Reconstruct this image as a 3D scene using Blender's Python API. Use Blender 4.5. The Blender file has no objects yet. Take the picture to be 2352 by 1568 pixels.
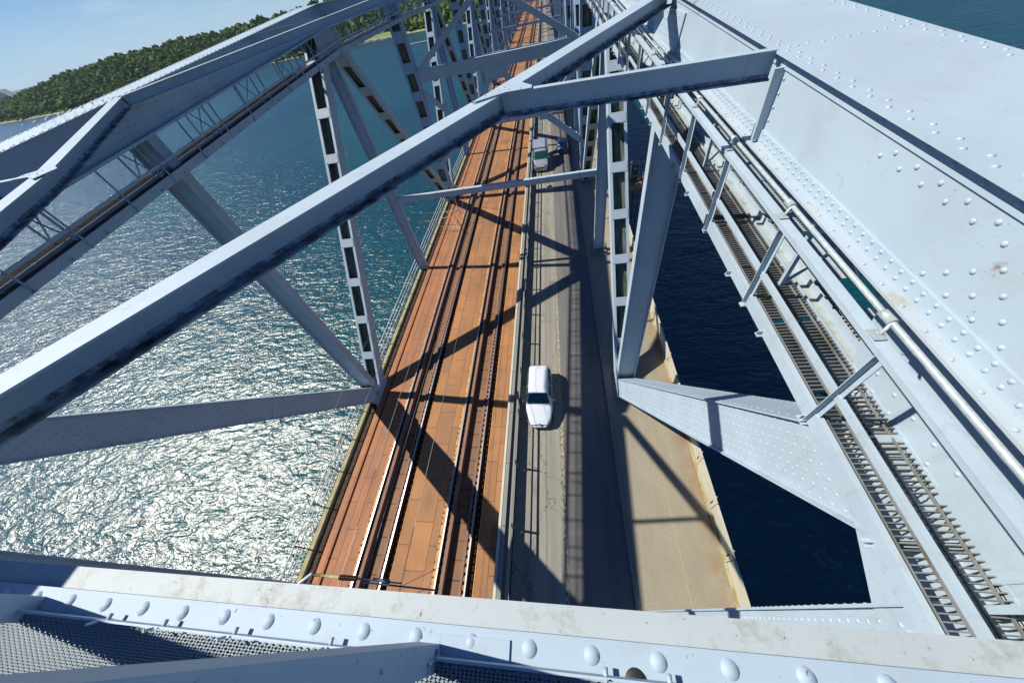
import bpy, math, random
from mathutils import Vector, Matrix
random.seed(7)
S = bpy.context.scene
COL = S.collection
# ------------------------------------------------------------------ camera, sky, sun
H = 17.4373
RX = Vector((0.98437101, 0.06360402, -0.16422010))
RY = Vector((-0.05684443, -0.76783062, -0.63812604))
RZ = Vector((-0.16668060, 0.63748778, -0.75221467))
cd = bpy.data.cameras.new('camera'); cam = bpy.data.objects.new('camera', cd); COL.objects.link(cam)
r, u, b = RX, -RY, -RZ
cam.matrix_world = Matrix(((r.x, u.x, b.x, 0), (r.y, u.y, b.y, 0), (r.z, u.z, b.z, H), (0, 0, 0, 1)))
cd.sensor_fit = 'HORIZONTAL'; cd.sensor_width = 36.0; cd.lens = 734.95 / 2352 * 36
cd.clip_start = 0.05; cd.clip_end = 60000
S.camera = cam
W = bpy.data.worlds.new('World'); S.world = W; W.use_nodes = True
nt = W.node_tree; bg = nt.nodes['Background']
sky = nt.nodes.new('ShaderNodeTexSky'); sky.sky_type = 'NISHITA'; sky.sun_disc = False
SD = Vector((-.92, .112, 1.0)).normalized()
ELEV = math.asin(SD.z); AZ = math.atan2(SD.x, SD.y)
sky.sun_elevation = ELEV; sky.sun_rotation = AZ
sky.air_density = 1.0; sky.dust_density = 0.0; sky.ozone_density = 3.0; sky.altitude = 30
tint = nt.nodes.new('ShaderNodeMix'); tint.data_type = 'RGBA'; tint.blend_type = 'MULTIPLY'; tint.inputs[0].default_value = 1.0
tint.inputs[7].default_value = (.38, .66, 1.10, 1)
nt.links.new(sky.outputs[0], tint.inputs[6]); tcw = nt.nodes.new('ShaderNodeTexCoord'); sxw = nt.nodes.new('ShaderNodeSeparateXYZ'); nt.links.new(tcw.outputs['Generated'], sxw.inputs[0])
mrw = nt.nodes.new('ShaderNodeMapRange'); mrw.interpolation_type = 'SMOOTHSTEP'; nt.links.new(sxw.outputs[2], mrw.inputs[0]); mrw.inputs[1].default_value = -.03; mrw.inputs[2].default_value = .16; mrw.inputs[3].default_value = .85; mrw.inputs[4].default_value = 0
cns = nt.nodes.new('ShaderNodeTexNoise'); cns.inputs['Scale'].default_value = 5; cns.inputs['Detail'].default_value = 8; cns.inputs['Roughness'].default_value = .6
cmp_ = nt.nodes.new('ShaderNodeMapping'); cmp_.inputs['Scale'].default_value = (1, 1, 7); nt.links.new(tcw.outputs['Generated'], cmp_.inputs[0]); nt.links.new(cmp_.outputs[0], cns.inputs['Vector'])
crw = nt.nodes.new('ShaderNodeMapRange'); nt.links.new(cns.outputs[0], crw.inputs[0]); crw.inputs[1].default_value = .56; crw.inputs[2].default_value = .8; crw.inputs[3].default_value = 0; crw.inputs[4].default_value = .35
hor = nt.nodes.new('ShaderNodeMix'); hor.data_type = 'RGBA'; nt.links.new(mrw.outputs[0], hor.inputs[0]); nt.links.new(tint.outputs[2], hor.inputs[6]); hor.inputs[7].default_value = (7.0, 9.6, 11.8, 1)
cl_ = nt.nodes.new('ShaderNodeMix'); cl_.data_type = 'RGBA'; nt.links.new(crw.outputs[0], cl_.inputs[0]); nt.links.new(hor.outputs[2], cl_.inputs[6]); cl_.inputs[7].default_value = (11, 12, 13, 1)
nt.links.new(cl_.outputs[2], bg.inputs[0]); bg.inputs[1].default_value = 0.056
sl = bpy.data.lights.new('sun', 'SUN'); sun = bpy.data.objects.new('sun', sl); COL.objects.link(sun)
sl.energy = 5.0; sl.angle = math.radians(0.53); sl.color = (1.0, 0.95, 0.83)
sun.rotation_euler = SD.to_track_quat('Z', 'Y').to_euler(); sun.location = (-200, 20, 250)
S.view_settings.view_transform = 'Standard'; S.view_settings.look = 'None'
S.view_settings.exposure = 0.42; S.view_settings.gamma = 1.0
S.cycles.use_denoising = True
S.cycles.max_bounces = 6; S.cycles.diffuse_bounces = 2; S.cycles.glossy_bounces = 3
S.cycles.sample_clamp_indirect = 4.0
S.cycles.caustics_reflective = False; S.cycles.caustics_refractive = False

# ------------------------------------------------------------------ materials
def mat(name, col, rough=.6, metal=0., spec=.5):
    m = bpy.data.materials.new(name); m.use_nodes = True
    n = m.node_tree.nodes; p = n['Principled BSDF']
    p.inputs['Base Color'].default_value = (*col, 1); p.inputs['Roughness'].default_value = rough
    p.inputs['Metallic'].default_value = metal; p.inputs['Specular IOR Level'].default_value = spec
    return m
class NT:
    def __init__(s, m): s.m = m; s.t = m.node_tree; s.p = s.t.nodes['Principled BSDF']; s.co = None
    def n(s, typ, **kw):
        x = s.t.nodes.new(typ)
        for k, v in kw.items(): setattr(x, k, v)
        return x
    def l(s, a, b): s.t.links.new(a, b)
    def coord(s):
        if not s.co: s.co = s.n('ShaderNodeNewGeometry').outputs['Position']
        return s.co
    def mapping(s, scale, rot=(0, 0, 0), loc=(0, 0, 0)):
        mp = s.n('ShaderNodeMapping'); mp.inputs['Scale'].default_value = scale
        mp.inputs['Rotation'].default_value = rot; mp.inputs['Location'].default_value = loc
        s.l(s.coord(), mp.inputs[0]); return mp.outputs[0]
    def noise(s, sc, det=4, scale3=None, rough=.55, dist=0):
        x = s.n('ShaderNodeTexNoise'); x.inputs['Scale'].default_value = sc; x.inputs['Detail'].default_value = det
        x.inputs['Roughness'].default_value = rough; x.inputs['Distortion'].default_value = dist
        s.l(s.mapping(scale3) if scale3 else s.coord(), x.inputs['Vector']); return x.outputs[0]
    def ramp(s, fac, a, b, ca=(0, 0, 0, 1), cb=(1, 1, 1, 1)):
        x = s.n('ShaderNodeValToRGB'); e = x.color_ramp.elements
        e[0].position = a; e[1].position = b; e[0].color = ca; e[1].color = cb
        s.l(fac, x.inputs[0]); return x.outputs[0]
    def mix(s, fac, a, b, blend='MIX'):
        x = s.n('ShaderNodeMix', data_type='RGBA', blend_type=blend)
        for inp, v in ((x.inputs[0], fac), (x.inputs[6], a), (x.inputs[7], b)):
            if isinstance(v, (int, float)): inp.default_value = v
            elif isinstance(v, tuple): inp.default_value = (*v[:3], 1)
            else: s.l(v, inp)
        return x.outputs[2]
    def bump(s, h, st, d, prev=None):
        x = s.n('ShaderNodeBump'); x.inputs['Strength'].default_value = st; x.inputs['Distance'].default_value = d
        s.l(h, x.inputs['Height'])
        if prev: s.l(prev, x.inputs['Normal'])
        return x.outputs[0]
    def base(s, c): s.l(c, s.p.inputs['Base Color'])
    def normal(s, v): s.l(v, s.p.inputs['Normal'])

def paint(name, col, dirt=.25, dcol=(.22, .2, .13), specks=.0, rough=.58, rust=0.0, dsc=3.1, streak=0.):
    m = mat(name, col, rough, 0, .32); t = NT(m)
    c = t.mix(t.ramp(t.noise(.9, 5), .3, .7), tuple(x * .92 for x in col), tuple(min(1, x * 1.05) for x in col))
    f = t.n('ShaderNodeMath', operation='MULTIPLY'); t.l(t.ramp(t.noise(dsc, 8, rough=.75), .52, .74), f.inputs[0]); f.inputs[1].default_value = dirt
    c = t.mix(f.outputs[0], c, dcol)
    if specks:
        f2 = t.n('ShaderNodeMath', operation='MULTIPLY'); t.l(t.ramp(t.noise(38, 4, rough=.7), .64, .69), f2.inputs[0])
        t.l(t.ramp(t.noise(5, 3), .38, .62), f2.inputs[1])
        f3 = t.n('ShaderNodeMath', operation='MULTIPLY'); t.l(f2.outputs[0], f3.inputs[0]); f3.inputs[1].default_value = specks
        c = t.mix(f3.outputs[0], c, (.10, .07, .03))
    if rust:
        f4 = t.n('ShaderNodeMath', operation='MULTIPLY'); t.l(t.ramp(t.noise(2.1, 7, rough=.68), .67, .73), f4.inputs[0]); f4.inputs[1].default_value = rust
        c = t.mix(f4.outputs[0], c, (.2, .08, .02))
    if streak:
        f5 = t.n('ShaderNodeMath', operation='MULTIPLY'); t.l(t.ramp(t.noise(5, 5, (1.6, 1.6, .16), .65), .56, .74), f5.inputs[0]); f5.inputs[1].default_value = streak
        c = t.mix(f5.outputs[0], c, (.20, .17, .12))
    t.base(c); t.normal(t.bump(t.noise(14, 3), .12, .004))
    return m
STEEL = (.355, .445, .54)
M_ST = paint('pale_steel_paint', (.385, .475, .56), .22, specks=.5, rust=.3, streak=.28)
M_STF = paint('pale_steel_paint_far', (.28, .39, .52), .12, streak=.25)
M_DIRTY = paint('weathered_steel_paint', (.40, .45, .48), .85, (.20, .18, .115), specks=.98, dsc=7)
M_NEAR = paint('spotted_near_paint', (.36, .455, .55), .35, (.30, .28, .2), specks=.95, rust=1., dsc=6)
M_CHORD = paint('chord_paint', (.385, .475, .56), .3, (.28, .27, .2), specks=.9, rust=.7, dsc=1.6)
M_YEL = paint('lichen_ledge_paint', (.40, .46, .52), .85, (.32, .27, .12), specks=.6)
M_MOSS = mat('mossy_inner_plate', (.1, .1, .06), .8); t = NT(M_MOSS)
t.base(t.mix(t.ramp(t.noise(1.2, 5, (6, 1.2, .5)), .35, .65), (.045, .05, .022), (.16, .19, .17)))
M_MOSS2 = mat('mossy_channel', (.3, .3, .2), .8); t = NT(M_MOSS2)
t.base(t.mix(t.ramp(t.noise(5, 7, rough=.7), .50, .72), (.36, .40, .42), (.17, .18, .07)))
M_GALV = mat('galvanised_steel', (.50, .56, .57), .5, .3); t = NT(M_GALV)
t.base(t.mix(t.ramp(t.noise(25, 4), .35, .7), (.34, .39, .41), (.48, .53, .54)))
M_GRATE = mat('grating_steel', (.26, .25, .22), .6, .2); t = NT(M_GRATE)
t.base(t.mix(t.ramp(t.noise(3, 5), .45, .7), (.24, .245, .25), (.13, .12, .08)))
M_MESH = paint('mesh_paint', (.42, .44, .45), .4, specks=.4)
def rustplate(name, c1, c2, bw, rh, mort=.012, off=.5):
    m = mat(name, c1, .75); t = NT(m)
    br = t.n('ShaderNodeTexBrick'); br.offset = off; br.squash = 1.0
    mp = t.mapping((1, 1, 1), rot=(0, 0, math.radians(90))); t.l(mp, br.inputs[0])
    br.inputs['Scale'].default_value = 1; br.inputs['Brick Width'].default_value = bw; br.inputs['Row Height'].default_value = rh
    br.inputs['Mortar Size'].default_value = mort; br.inputs['Mortar Smooth'].default_value = .1; br.inputs['Bias'].default_value = 0
    br.inputs['Color1'].default_value = (*c1, 1); br.inputs['Color2'].default_value = (*c2, 1); br.inputs['Mortar'].default_value = (.03, .015, .008, 1)
    c = t.mix(t.ramp(t.noise(.55, 6), .38, .66), br.outputs[0], t.mix(.45, br.outputs[0], (.20, .10, .05)))
    c = t.mix(t.ramp(t.noise(9, 6, rough=.7), .5, .8), c, t.mix(.45, c, (.09, .04, .02)))
    c = t.mix(t.ramp(t.noise(.9, 7, (1, .35, 1), .7), .52, .68), c, t.mix(.36, c, (.11, .065, .045)))
    c = t.mix(t.ramp(t.noise(.33, 3), .55, .7), c, t.mix(.25, c, (.48, .20, .09)))
    w = t.ramp(t.noise(60, 1), .79, .80); c = t.mix(w, c, (.5, .45, .4))
    t.base(c); t.normal(t.bump(br.outputs[1], .5, -.01))
    return m
M_RUST = rustplate('rusty_deck_plate', (.40, .175, .058), (.27, .13, .055), 2.05, 1.02)
M_RUSTL = rustplate('rusty_red_plank', (.40, .15, .058), (.31, .13, .060), 2.6, .62)
M_RUSTM = rustplate('brown_track_plate', (.20, .100, .045), (.17, .085, .042), .78, 5., .03, 0)
M_YSTRIP = mat('rust_yellow_strip', (.48, .25, .10), .8); t = NT(M_YSTRIP)
vz = t.n('ShaderNodeTexVoronoi', feature='F1'); vz.inputs['Scale'].default_value = 3.1; vz.inputs['Randomness'].default_value = .25
t.l(t.mapping((1.2, 1.2, 1)), vz.inputs['Vector'])
t.base(t.mix(t.ramp(vz.outputs[0], .17, .2), (.03, .015, .01), t.mix(t.ramp(t.noise(3, 5), .4, .7), (.56, .30, .12), (.36, .17, .07))))
M_DARK = mat('dark_trough', (.025, .016, .012), .9); t = NT(M_DARK)  # near-black base paints in the shade of the gaps beside the rails
t.base(t.mix(t.ramp(t.noise(14, 5), .5, .62), (.016, .012, .012), (.12, .06, .02)))
M_TIMBER = mat('brown_guard_timber', (.2, .12, .09), .85); t = NT(M_TIMBER)
t.base(t.mix(t.ramp(t.noise(3, 6, (8, .6, 4)), .35, .7), (.27, .15, .11), (.15, .085, .06)))
M_OCHRE = mat('ochre_rusted_clip', (.34, .17, .05), .85)
M_SHADE = mat('shade_toned_grating', (.06, .05, .045), .8)  # darker copy of the grating metal, left walkway's shade put into its colour
M_FOOT = mat('shade_blue_foot_mesh', (.20, .25, .29), .6)  # grey-blue tone paints in the shade lying on the foot mesh
M_RAIL = mat('polished_rail_steel', (.50, .52, .56), .36, 1.0)
M_RAILS = mat('rusty_rail_side', (.10, .05, .03), .8)
M_LICH = mat('lichen_timber', (.3, .25, .12), .9); t = NT(M_LICH)
t.base(t.mix(t.ramp(t.noise(2.2, 6, (5, 1, 4)), .35, .68), (.40, .36, .22), (.22, .18, .06)))
def ground(name, a, b, c3, sc=14, streak=(1, .12, 1), seam=None, cr=True):
    m = mat(name, a, .85); t = NT(m)
    c = t.mix(t.ramp(t.noise(1.1, 6, streak), .35, .68), a, b)
    c = t.mix(t.ramp(t.noise(sc, 8, rough=.75), .42, .75), c, c3)
    if cr:
        v = t.n('ShaderNodeTexVoronoi', feature='DISTANCE_TO_EDGE'); v.inputs['Scale'].default_value = .5
        dn = t.n('ShaderNodeTexNoise'); dn.inputs['Scale'].default_value = 2.; t.l(t.coord(), dn.inputs['Vector'])
        vm = t.n('ShaderNodeVectorMath', operation='ADD'); sc2 = t.n('ShaderNodeVectorMath', operation='SCALE'); sc2.inputs['Scale'].default_value = .9
        t.l(dn.outputs[1], sc2.inputs[0]); t.l(t.mapping((1.3, .55, 1)), vm.inputs[0]); t.l(sc2.outputs[0], vm.inputs[1]); t.l(vm.outputs[0], v.inputs['Vector'])
        c = t.mix(t.ramp(v.outputs[0], .006, .014), t.mix(.55, c, (.03, .03, .03)), c)
    w = t.ramp(t.noise(33, 1), .8, .81); c = t.mix(w, c, (.6, .6, .58))
    t.base(c); t.normal(t.bump(t.noise(60, 4), .25, .004))
    return m
M_CONC = ground('worn_pale_road', (.30, .28, .225), (.23, .22, .19), (.17, .16, .145), 22)
M_ASPH = ground('grey_asphalt', (.165, .155, .15), (.125, .118, .116), (.09, .085, .085), 26, cr=False)
M_PATH = ground('beige_footpath', (.31, .275, .20), (.25, .23, .175), (.21, .18, .13), 12, (1, .4, 1), cr=False)
for mm_, cx0 in ((M_CONC, -1.75), (M_ASPH, .85)):
    t = NT(mm_); sq = t.n('ShaderNodeSeparateXYZ'); t.l(t.coord(), sq.inputs[0])
    a1 = t.n('ShaderNodeMath', operation='SUBTRACT'); t.l(sq.outputs[0], a1.inputs[0]); a1.inputs[1].default_value = cx0
    a2 = t.n('ShaderNodeMath', operation='ABSOLUTE'); t.l(a1.outputs[0], a2.inputs[0])
    a3 = t.n('ShaderNodeMath', operation='SUBTRACT'); t.l(a2.outputs[0], a3.inputs[0]); a3.inputs[1].default_value = .62
    a4 = t.n('ShaderNodeMath', operation='ABSOLUTE'); t.l(a3.outputs[0], a4.inputs[0])
    a5 = t.n('ShaderNodeMapRange'); t.l(a4.outputs[0], a5.inputs[0]); a5.inputs[1].default_value = .05; a5.inputs[2].default_value = .3; a5.inputs[3].default_value = .5; a5.inputs[4].default_value = 0
    old = t.p.inputs['Base Color'].links[0].from_socket; c = t.mix(a5.outputs[0], old, t.mix(.4, old, (.07, .07, .07)))
    pt = t.ramp(t.noise(.7, 4, (1.6, .5, 1)), .62, .66); f6 = t.n('ShaderNodeMath', operation='MULTIPLY'); t.l(pt, f6.inputs[0]); f6.inputs[1].default_value = .28
    t.base(t.mix(f6.outputs[0], c, (.07, .07, .075)))
t = NT(M_PATH); sxp = t.n('ShaderNodeSeparateXYZ'); t.l(t.coord(), sxp.inputs[0])
mrp = t.n('ShaderNodeMapRange'); t.l(sxp.outputs[0], mrp.inputs[0]); mrp.inputs[1].default_value = 5.0; mrp.inputs[2].default_value = 5.95; mrp.inputs[4].default_value = .8
mlp = t.n('ShaderNodeMath', operation='MULTIPLY'); t.l(mrp.outputs[0], mlp.inputs[0]); t.l(t.ramp(t.noise(1.3, 6, rough=.7), .35, .6), mlp.inputs[1])
old = t.p.inputs['Base Color'].links[0].from_socket; t.base(t.mix(mlp.outputs[0], old, (.23, .12, .055)))
M_JOINT = mat('road_joint', (.42, .38, .26), .9); t = NT(M_JOINT)
t.base(t.mix(t.ramp(t.noise(6, 6, (3, 1, 1), rough=.8), .46, .54), (.44, .40, .28), (.07, .065, .06)))
M_KERB = ground('kerb_stone', (.25, .23, .19), (.2, .19, .16), (.12, .11, .1), 9, cr=False)
M_PARA = paint('cream_parapet_paint', (.46, .44, .36), .35, (.35, .27, .15), specks=.3)
M_BARR = paint('grey_barrier_paint', (.21, .215, .20), .4, (.2, .19, .14))
M_BARW = paint('pale_barrier_cap', (.50, .48, .41), .4, (.3, .26, .15), specks=.4)
M_WHITE = paint('white_railing_paint', (.72, .73, .72), .2)
M_BLACK = mat('black_recess', (.008, .008, .01), .9)
M_WIRE = mat('copper_wire', (.32, .3, .27), .4, .6)

# ------------------------------------------------------------------ mesh builder
class MB:
    def __init__(s): s.v = []; s.f = []; s.m = []; s.sm = []
    def face(s, idx, mi=0, sm=False): s.f.append(idx); s.m.append(mi); s.sm.append(sm)
    def add(s, vs, fs, mi=0, sm=False):
        o = len(s.v); s.v += [tuple(v) for v in vs]
        for f in fs: s.face([o + i for i in f], mi, sm)
    def box(s, x0, x1, y0, y1, z0, z1, mi=0):
        s.add([(x0, y0, z0), (x1, y0, z0), (x1, y1, z0), (x0, y1, z0), (x0, y0, z1), (x1, y0, z1), (x1, y1, z1), (x0, y1, z1)],
              [(0, 3, 2, 1), (4, 5, 6, 7), (0, 1, 5, 4), (1, 2, 6, 5), (2, 3, 7, 6), (3, 0, 4, 7)], mi)
    def bar(s, A, B, w, h, up=(0, 0, 1), ou=0., ov=0., mi=0, flush=False):
        """box from A to B: w across (u), h along (v); u = axis x up"""
        A = Vector(A); B = Vector(B); a = (B - A).normalized(); up = Vector(up)
        u = a.cross(up)
        if u.length < 1e-6: u = a.cross(Vector((1, 0, 0)))
        u.normalize(); v = u.cross(a).normalized()
        vs = []
        for P in (A, B):
            for (i, j) in ((-1, -1), (1, -1), (1, 1), (-1, 1)):
                vs.append(P + u * (ou + i * w / 2) + v * (ov + j * h / 2))
        s.add(vs, [(0, 3, 2, 1), (4, 5, 6, 7), (0, 1, 5, 4), (1, 2, 6, 5), (2, 3, 7, 6), (3, 0, 4, 7)], mi)
    def tube(s, pts, r, n=8, mi=0, cap=True):
        pts = [Vector(p) for p in pts]; rings = []
        for i, p in enumerate(pts):
            a = (pts[min(i + 1, len(pts) - 1)] - pts[max(i - 1, 0)]).normalized()
            ref = Vector((0, 0, 1)) if abs(a.z) < .9 else Vector((1, 0, 0))
            u = a.cross(ref).normalized(); v = u.cross(a)
            rr = r[i] if isinstance(r, (list, tuple)) else r
            rings.append([p + (u * math.cos(2 * math.pi * k / n) + v * math.sin(2 * math.pi * k / n)) * rr for k in range(n)])
        o = len(s.v)
        for rg in rings: s.v += [tuple(q) for q in rg]
        for i in range(len(rings) - 1):
            for k in range(n):
                s.face([o + i * n + k, o + i * n + (k + 1) % n, o + (i + 1) * n + (k + 1) % n, o + (i + 1) * n + k], mi, True)
        if cap:
            s.face([o + k for k in range(n)], mi); s.face([o + (len(rings) - 1) * n + k for k in reversed(range(n))], mi)
    def dome(s, c, nrm, r, mi=0, hgt=.55, n=8):
        c = Vector(c); nrm = Vector(nrm).normalized()
        ref = Vector((0, 0, 1)) if abs(nrm.z) < .9 else Vector((1, 0, 0))
        u = nrm.cross(ref).normalized(); v = nrm.cross(u); o = len(s.v)
        for (rr, hh) in ((1., 0.), (.80, .6)):
            for k in range(n):
                an = 2 * math.pi * k / n; s.v.append(tuple(c + (u * math.cos(an) + v * math.sin(an)) * r * rr + nrm * r * hgt * hh))
        s.v.append(tuple(c + nrm * r * hgt))
        for k in range(n):
            k2 = (k + 1) % n
            s.face([o + k2, o + k, o + n + k, o + n + k2], mi, True); s.face([o + n + k2, o + n + k, o + 2 * n], mi, True)
    def poly(s, pts, thick, nrm, mi=0):
        nrm = Vector(nrm).normalized(); n = len(pts); P = [Vector(p) for p in pts]
        s.add([p for p in P] + [p + nrm * thick for p in P],
              [tuple(reversed(range(n))), tuple(range(n, 2 * n))] + [(i, (i + 1) % n, n + (i + 1) % n, n + i) for i in range(n)], mi)
    def build(s, name, mats, parent=None, label=None, cat=None, group=None, kind=None):
        me = bpy.data.meshes.new(name); me.from_pydata(s.v, [], s.f)
        for mm in (mats if isinstance(mats, (list, tuple)) else [mats]): me.materials.append(mm)
        me.polygons.foreach_set('material_index', s.m); me.polygons.foreach_set('use_smooth', s.sm)
        me.update()
        o = bpy.data.objects.new(name, me); COL.objects.link(o)
        if parent: o.parent = parent; o.matrix_parent_inverse = parent.matrix_world.inverted()
        return tag(o, label, cat, group, kind)
def tag(o, label=None, cat=None, group=None, kind=None):
    if label: o['label'] = label
    if cat: o['category'] = cat
    if group: o['group'] = group
    if kind: o['kind'] = kind
    return o
def empty(name, loc, label, cat, group=None):
    o = bpy.data.objects.new(name, None); COL.objects.link(o); o.location = loc
    o.matrix_world = Matrix.Translation(Vector(loc)); o.empty_display_size = .3
    return tag(o, label, cat, group)
def children(o): return [c for c in COL.objects if c.parent == o]
def copy_tree(o, parent=None):
    c = o.copy(); COL.objects.link(c)
    if parent: c.parent = parent
    for ch in children(o): copy_tree(ch, c)
    return c

# ------------------------------------------------------------------ bridge geometry data
XL, XR = -13.16, 3.28
NODE = [-13.9 - .1, -.1, 10.8, 24.76] + [24.76 + 13.93 * k for k in range(1, 22)]
def topz(x, y):
    if x < -5: prof = [(-20, 14.8), (0, 16.12), (24.76, 17.80), (38.7, 18.0), (66, 18.0), (400, 18.0)]
    else: prof = [(-20, 15.03), (0, 16.05), (24.76, 17.31), (38.7, 17.8), (66, 18.0), (400, 18.0)]
    for (a, za), (b_, zb) in zip(prof, prof[1:]):
        if y <= b_: return za + (zb - za) * (y - a) / (b_ - a)
    return prof[-1][1]
CH_H = .92
bridge = empty('truss_bridge', (-5, 0, 0), 'pale grey riveted steel truss bridge carrying the railway and the road over the water', 'bridge')

# ---- top chords
def chord(xc):
    mb = MB(); inn = 1 if xc < -5 else -1      # direction of the inner side
    ys = [-14, 0, 6.6, 10.8, 17.8, 24.76, 31.7, 38.7, 66, 340]
    for a, c in zip(ys, ys[1:]):
        A = Vector((xc, a, topz(xc, a))); B = Vector((xc, c, topz(xc, c)))
        mb.bar(A, B, 1.42, .03, ov=-.015, mi=0)
        for sx in (-1, 1):
            mb.bar(A, B, .03, CH_H - .03, ou=sx * .585, ov=-.03 - (CH_H - .03) / 2, mi=0)
            mb.bar(A, B, .16, .025, ou=sx * .642, ov=-CH_H - .012, mi=1)       # lower ledge
            mb.bar(A, B, .02, .15, ou=sx * .610, ov=-CH_H + .075, mi=0)          # lower angle leg
            mb.bar(A, B, .02, .13, ou=sx * .610, ov=-.095, mi=0)                 # upper angle leg
        mb.bar(A, B, 1.0, .02, ov=-CH_H + .2, mi=0)
    R_ = .020
    # rivets (near part only)
    y0, y1 = (-1, 12) if xc > 0 else (3, 26)
    step = .25 if xc > 0 else .25
    n = int((y1 - y0) / step)
    for i in range(n):
        y = y0 + i * step
        for sx in (-1, 1):
            for k, off in enumerate((.64, .575)):
                yy = y + k * step / 2
                mb.dome((xc + sx * off, yy, topz(xc, yy)), (0, 0, 1), R_ if xc > 0 else .035, n=6)
        fx = xc + inn * .60
        for k, dz in enumerate((.055, .125)):
            yy = y + k * step / 2; mb.dome((xc + inn * .62, yy, topz(xc, yy) - CH_H + dz), (inn, 0, 0), R_, n=6)
        mb.dome((xc + inn * .62, y, topz(xc, y) - .1), (inn, 0, 0), R_, n=6)
        mb.dome((xc + inn * .68, y, topz(xc, y) - CH_H + .001), (0, 0, 1), R_ * .85, 1, n=6)
        yy = y + step / 2
        for k, dz in enumerate((.055, .125)): mb.dome((xc + inn * .62, yy + k * step / 2, topz(xc, yy) - CH_H + dz), (inn, 0, 0), R_, n=6)
    # splice and gusset rivet fields on the top and on the inner web
    fields = [2.1, 5.1, 9.6] if xc > 0 else [6.2, 10.8, 15, 19.5, 24]
    for fy in fields:
        for k in range(9):
            for j in (0, 1):
                mb.dome((xc - .5 + k * .125, fy + j * .35 + (k % 2) * .05, topz(xc, fy)), (0, 0, 1), R_ if xc > 0 else .028, n=6)
    if xc > 0:
        # node plate rivets on the web near the camera (dense, fading out forward)
        for i in range(26):
            for j in range(6):
                y = -.4 + i * .115; dz = .2 + j * .105
                if y + j * .16 > 2.35 or (i + j) % 2: continue
                mb.dome((xc + inn * .602, y, topz(xc, y) - CH_H + dz), (inn, 0, 0), R_, n=8)
        for i in range(30):
            y = .1 + i * .12
            if y < 3.2: mb.dome((xc + inn * .602, y, topz(xc, y) - .23 - (i % 2) * .07), (inn, 0, 0), R_, n=8)
        mb.box(xc + inn * .6 - .004, xc + inn * .6 + .004, -3, 1.43, topz(xc, 0) - CH_H + .17, topz(xc, 0) - .2)
        # vertical stiffener angle and its knee plate at the sub strut
        zt = topz(xc, 5.15)
        mb.bar((xc + inn * .66, 5.0, zt - .15), (xc + inn * .63, 5.0, zt - CH_H + .02), .05, .12, up=(1, 0, 0))
        mb.bar((xc + inn * .61, 5.06, zt - .15), (xc + inn * .61, 5.06, zt - CH_H + .02), .10, .02, up=(1, 0, 0))
        for k in range(5): mb.dome((xc + inn * .605, 4.93, zt - .25 - k * .14), (inn, 0, 0), R_, n=8)
        # gusset with knee at node 10.8
        for yg in (10.2,):
            z = topz(xc, yg)
            mb.poly([(xc + inn * .60, yg - 1.1, z - .3), (xc + inn * .60, yg + 1.5, z - .3), (xc + inn * .60, yg + 1.2, z - CH_H - .3), (xc + inn * .60, yg - .8, z - CH_H - .02)], .03, (inn, 0, 0))
            for i in range(10):
                for j in range(5): mb.dome((xc + inn * .632, yg - .7 + i * .19, z - .38 - j * .12), (inn, 0, 0), R_, n=6)
        # long rust streak lines where the plates lap
    else:
        for fy in (10.8, 24.76):
            z = topz(xc, fy)
            for i in range(14):
                for j in range(5):
                    mb.dome((xc + inn * .602, fy - 1.6 + i * .25 + (j % 2) * .1, z - .2 - j * .15), (inn, 0, 0), .032, n=6)
            for i in range(12):
                for j in range(5):
                    mb.dome((xc - .4 + j * .2, fy - 2 + i * .33 + (j % 2) * .15, z), (0, 0, 1), .033, n=6)
    o = mb.build('top_chord', [M_CHORD if xc > 0 else M_ST, M_YEL if xc > 0 else M_ST], bridge)
    return o
chR = chord(XR); chL = chord(XL)
tag(chR, 'broad riveted chord rising close beside the camera on the right'); tag(chL, 'riveted chord on the water side, seen beyond its lateral bracing')

# ---- lower chords / deck girders
for xc in (XL, XR):
    mb = MB()
    mb.box(xc - .47, xc + .47, -14, 720, -1.3, -.30, 0)
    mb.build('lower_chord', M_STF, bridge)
mb = MB(); mb.box(-13.9, 6.1, -14, 720, -.62, -.42)
for k in range(0, 52): mb.box(-13.9, 6.1, -14 + k * 13.93 - .3, -14 + k * 13.93 + .3, -2.1, -.62)
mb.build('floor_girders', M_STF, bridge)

# ---- members of the two trusses
def battened(mb, A, B, wx, d, sp=2.32, bl=.5, lip=.17, riv=False):
    A = Vector(A); B = Vector(B); a = (B - A).normalized(); L = (B - A).length
    ux = Vector((1, 0, 0)); v = a.cross(ux)              # in-plane normal
    def piece(P, Q, ox, ov, w, h, mi=0):
        P = P + ux * ox + v * ov; Q = Q + ux * ox + v * ov
        mb.bar(P, Q, h, w, up=(1, 0, 0), mi=mi)
    for sx in (-1, 1):
        piece(A, B, sx * (wx / 2 - .015), 0, .03, d)
        for sv in (-1, 1): piece(A, B, sx * (wx / 2 - .03 - lip / 2), sv * (d / 2 - .012), lip, .024)
    piece(A, B, 0, -.04, wx - .07, .02, 1)
    n = max(2, int(L / sp)); 
    for i in range(n + 1):
        l0 = L * i / n; bb = bl * (1.7 if i in (0, n) else 1)
        P = A + a * max(0, l0 - bb / 2); Q = A + a * min(L, l0 + bb / 2)
        for sv in (-1, 1):
            piece(P, Q, 0, sv * (d / 2 + .008), wx - .1, .016)
            if riv and sv * v.z > 0:
                for k in range(5):
                    for e in (.04, bb - .04):
                        if e < (Q - P).length: mb.dome(P + a * e + v * (sv * (d / 2 + .016)) + ux * ((k - 2) * (wx - .25) / 4), v * sv, .02, n=6)
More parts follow.
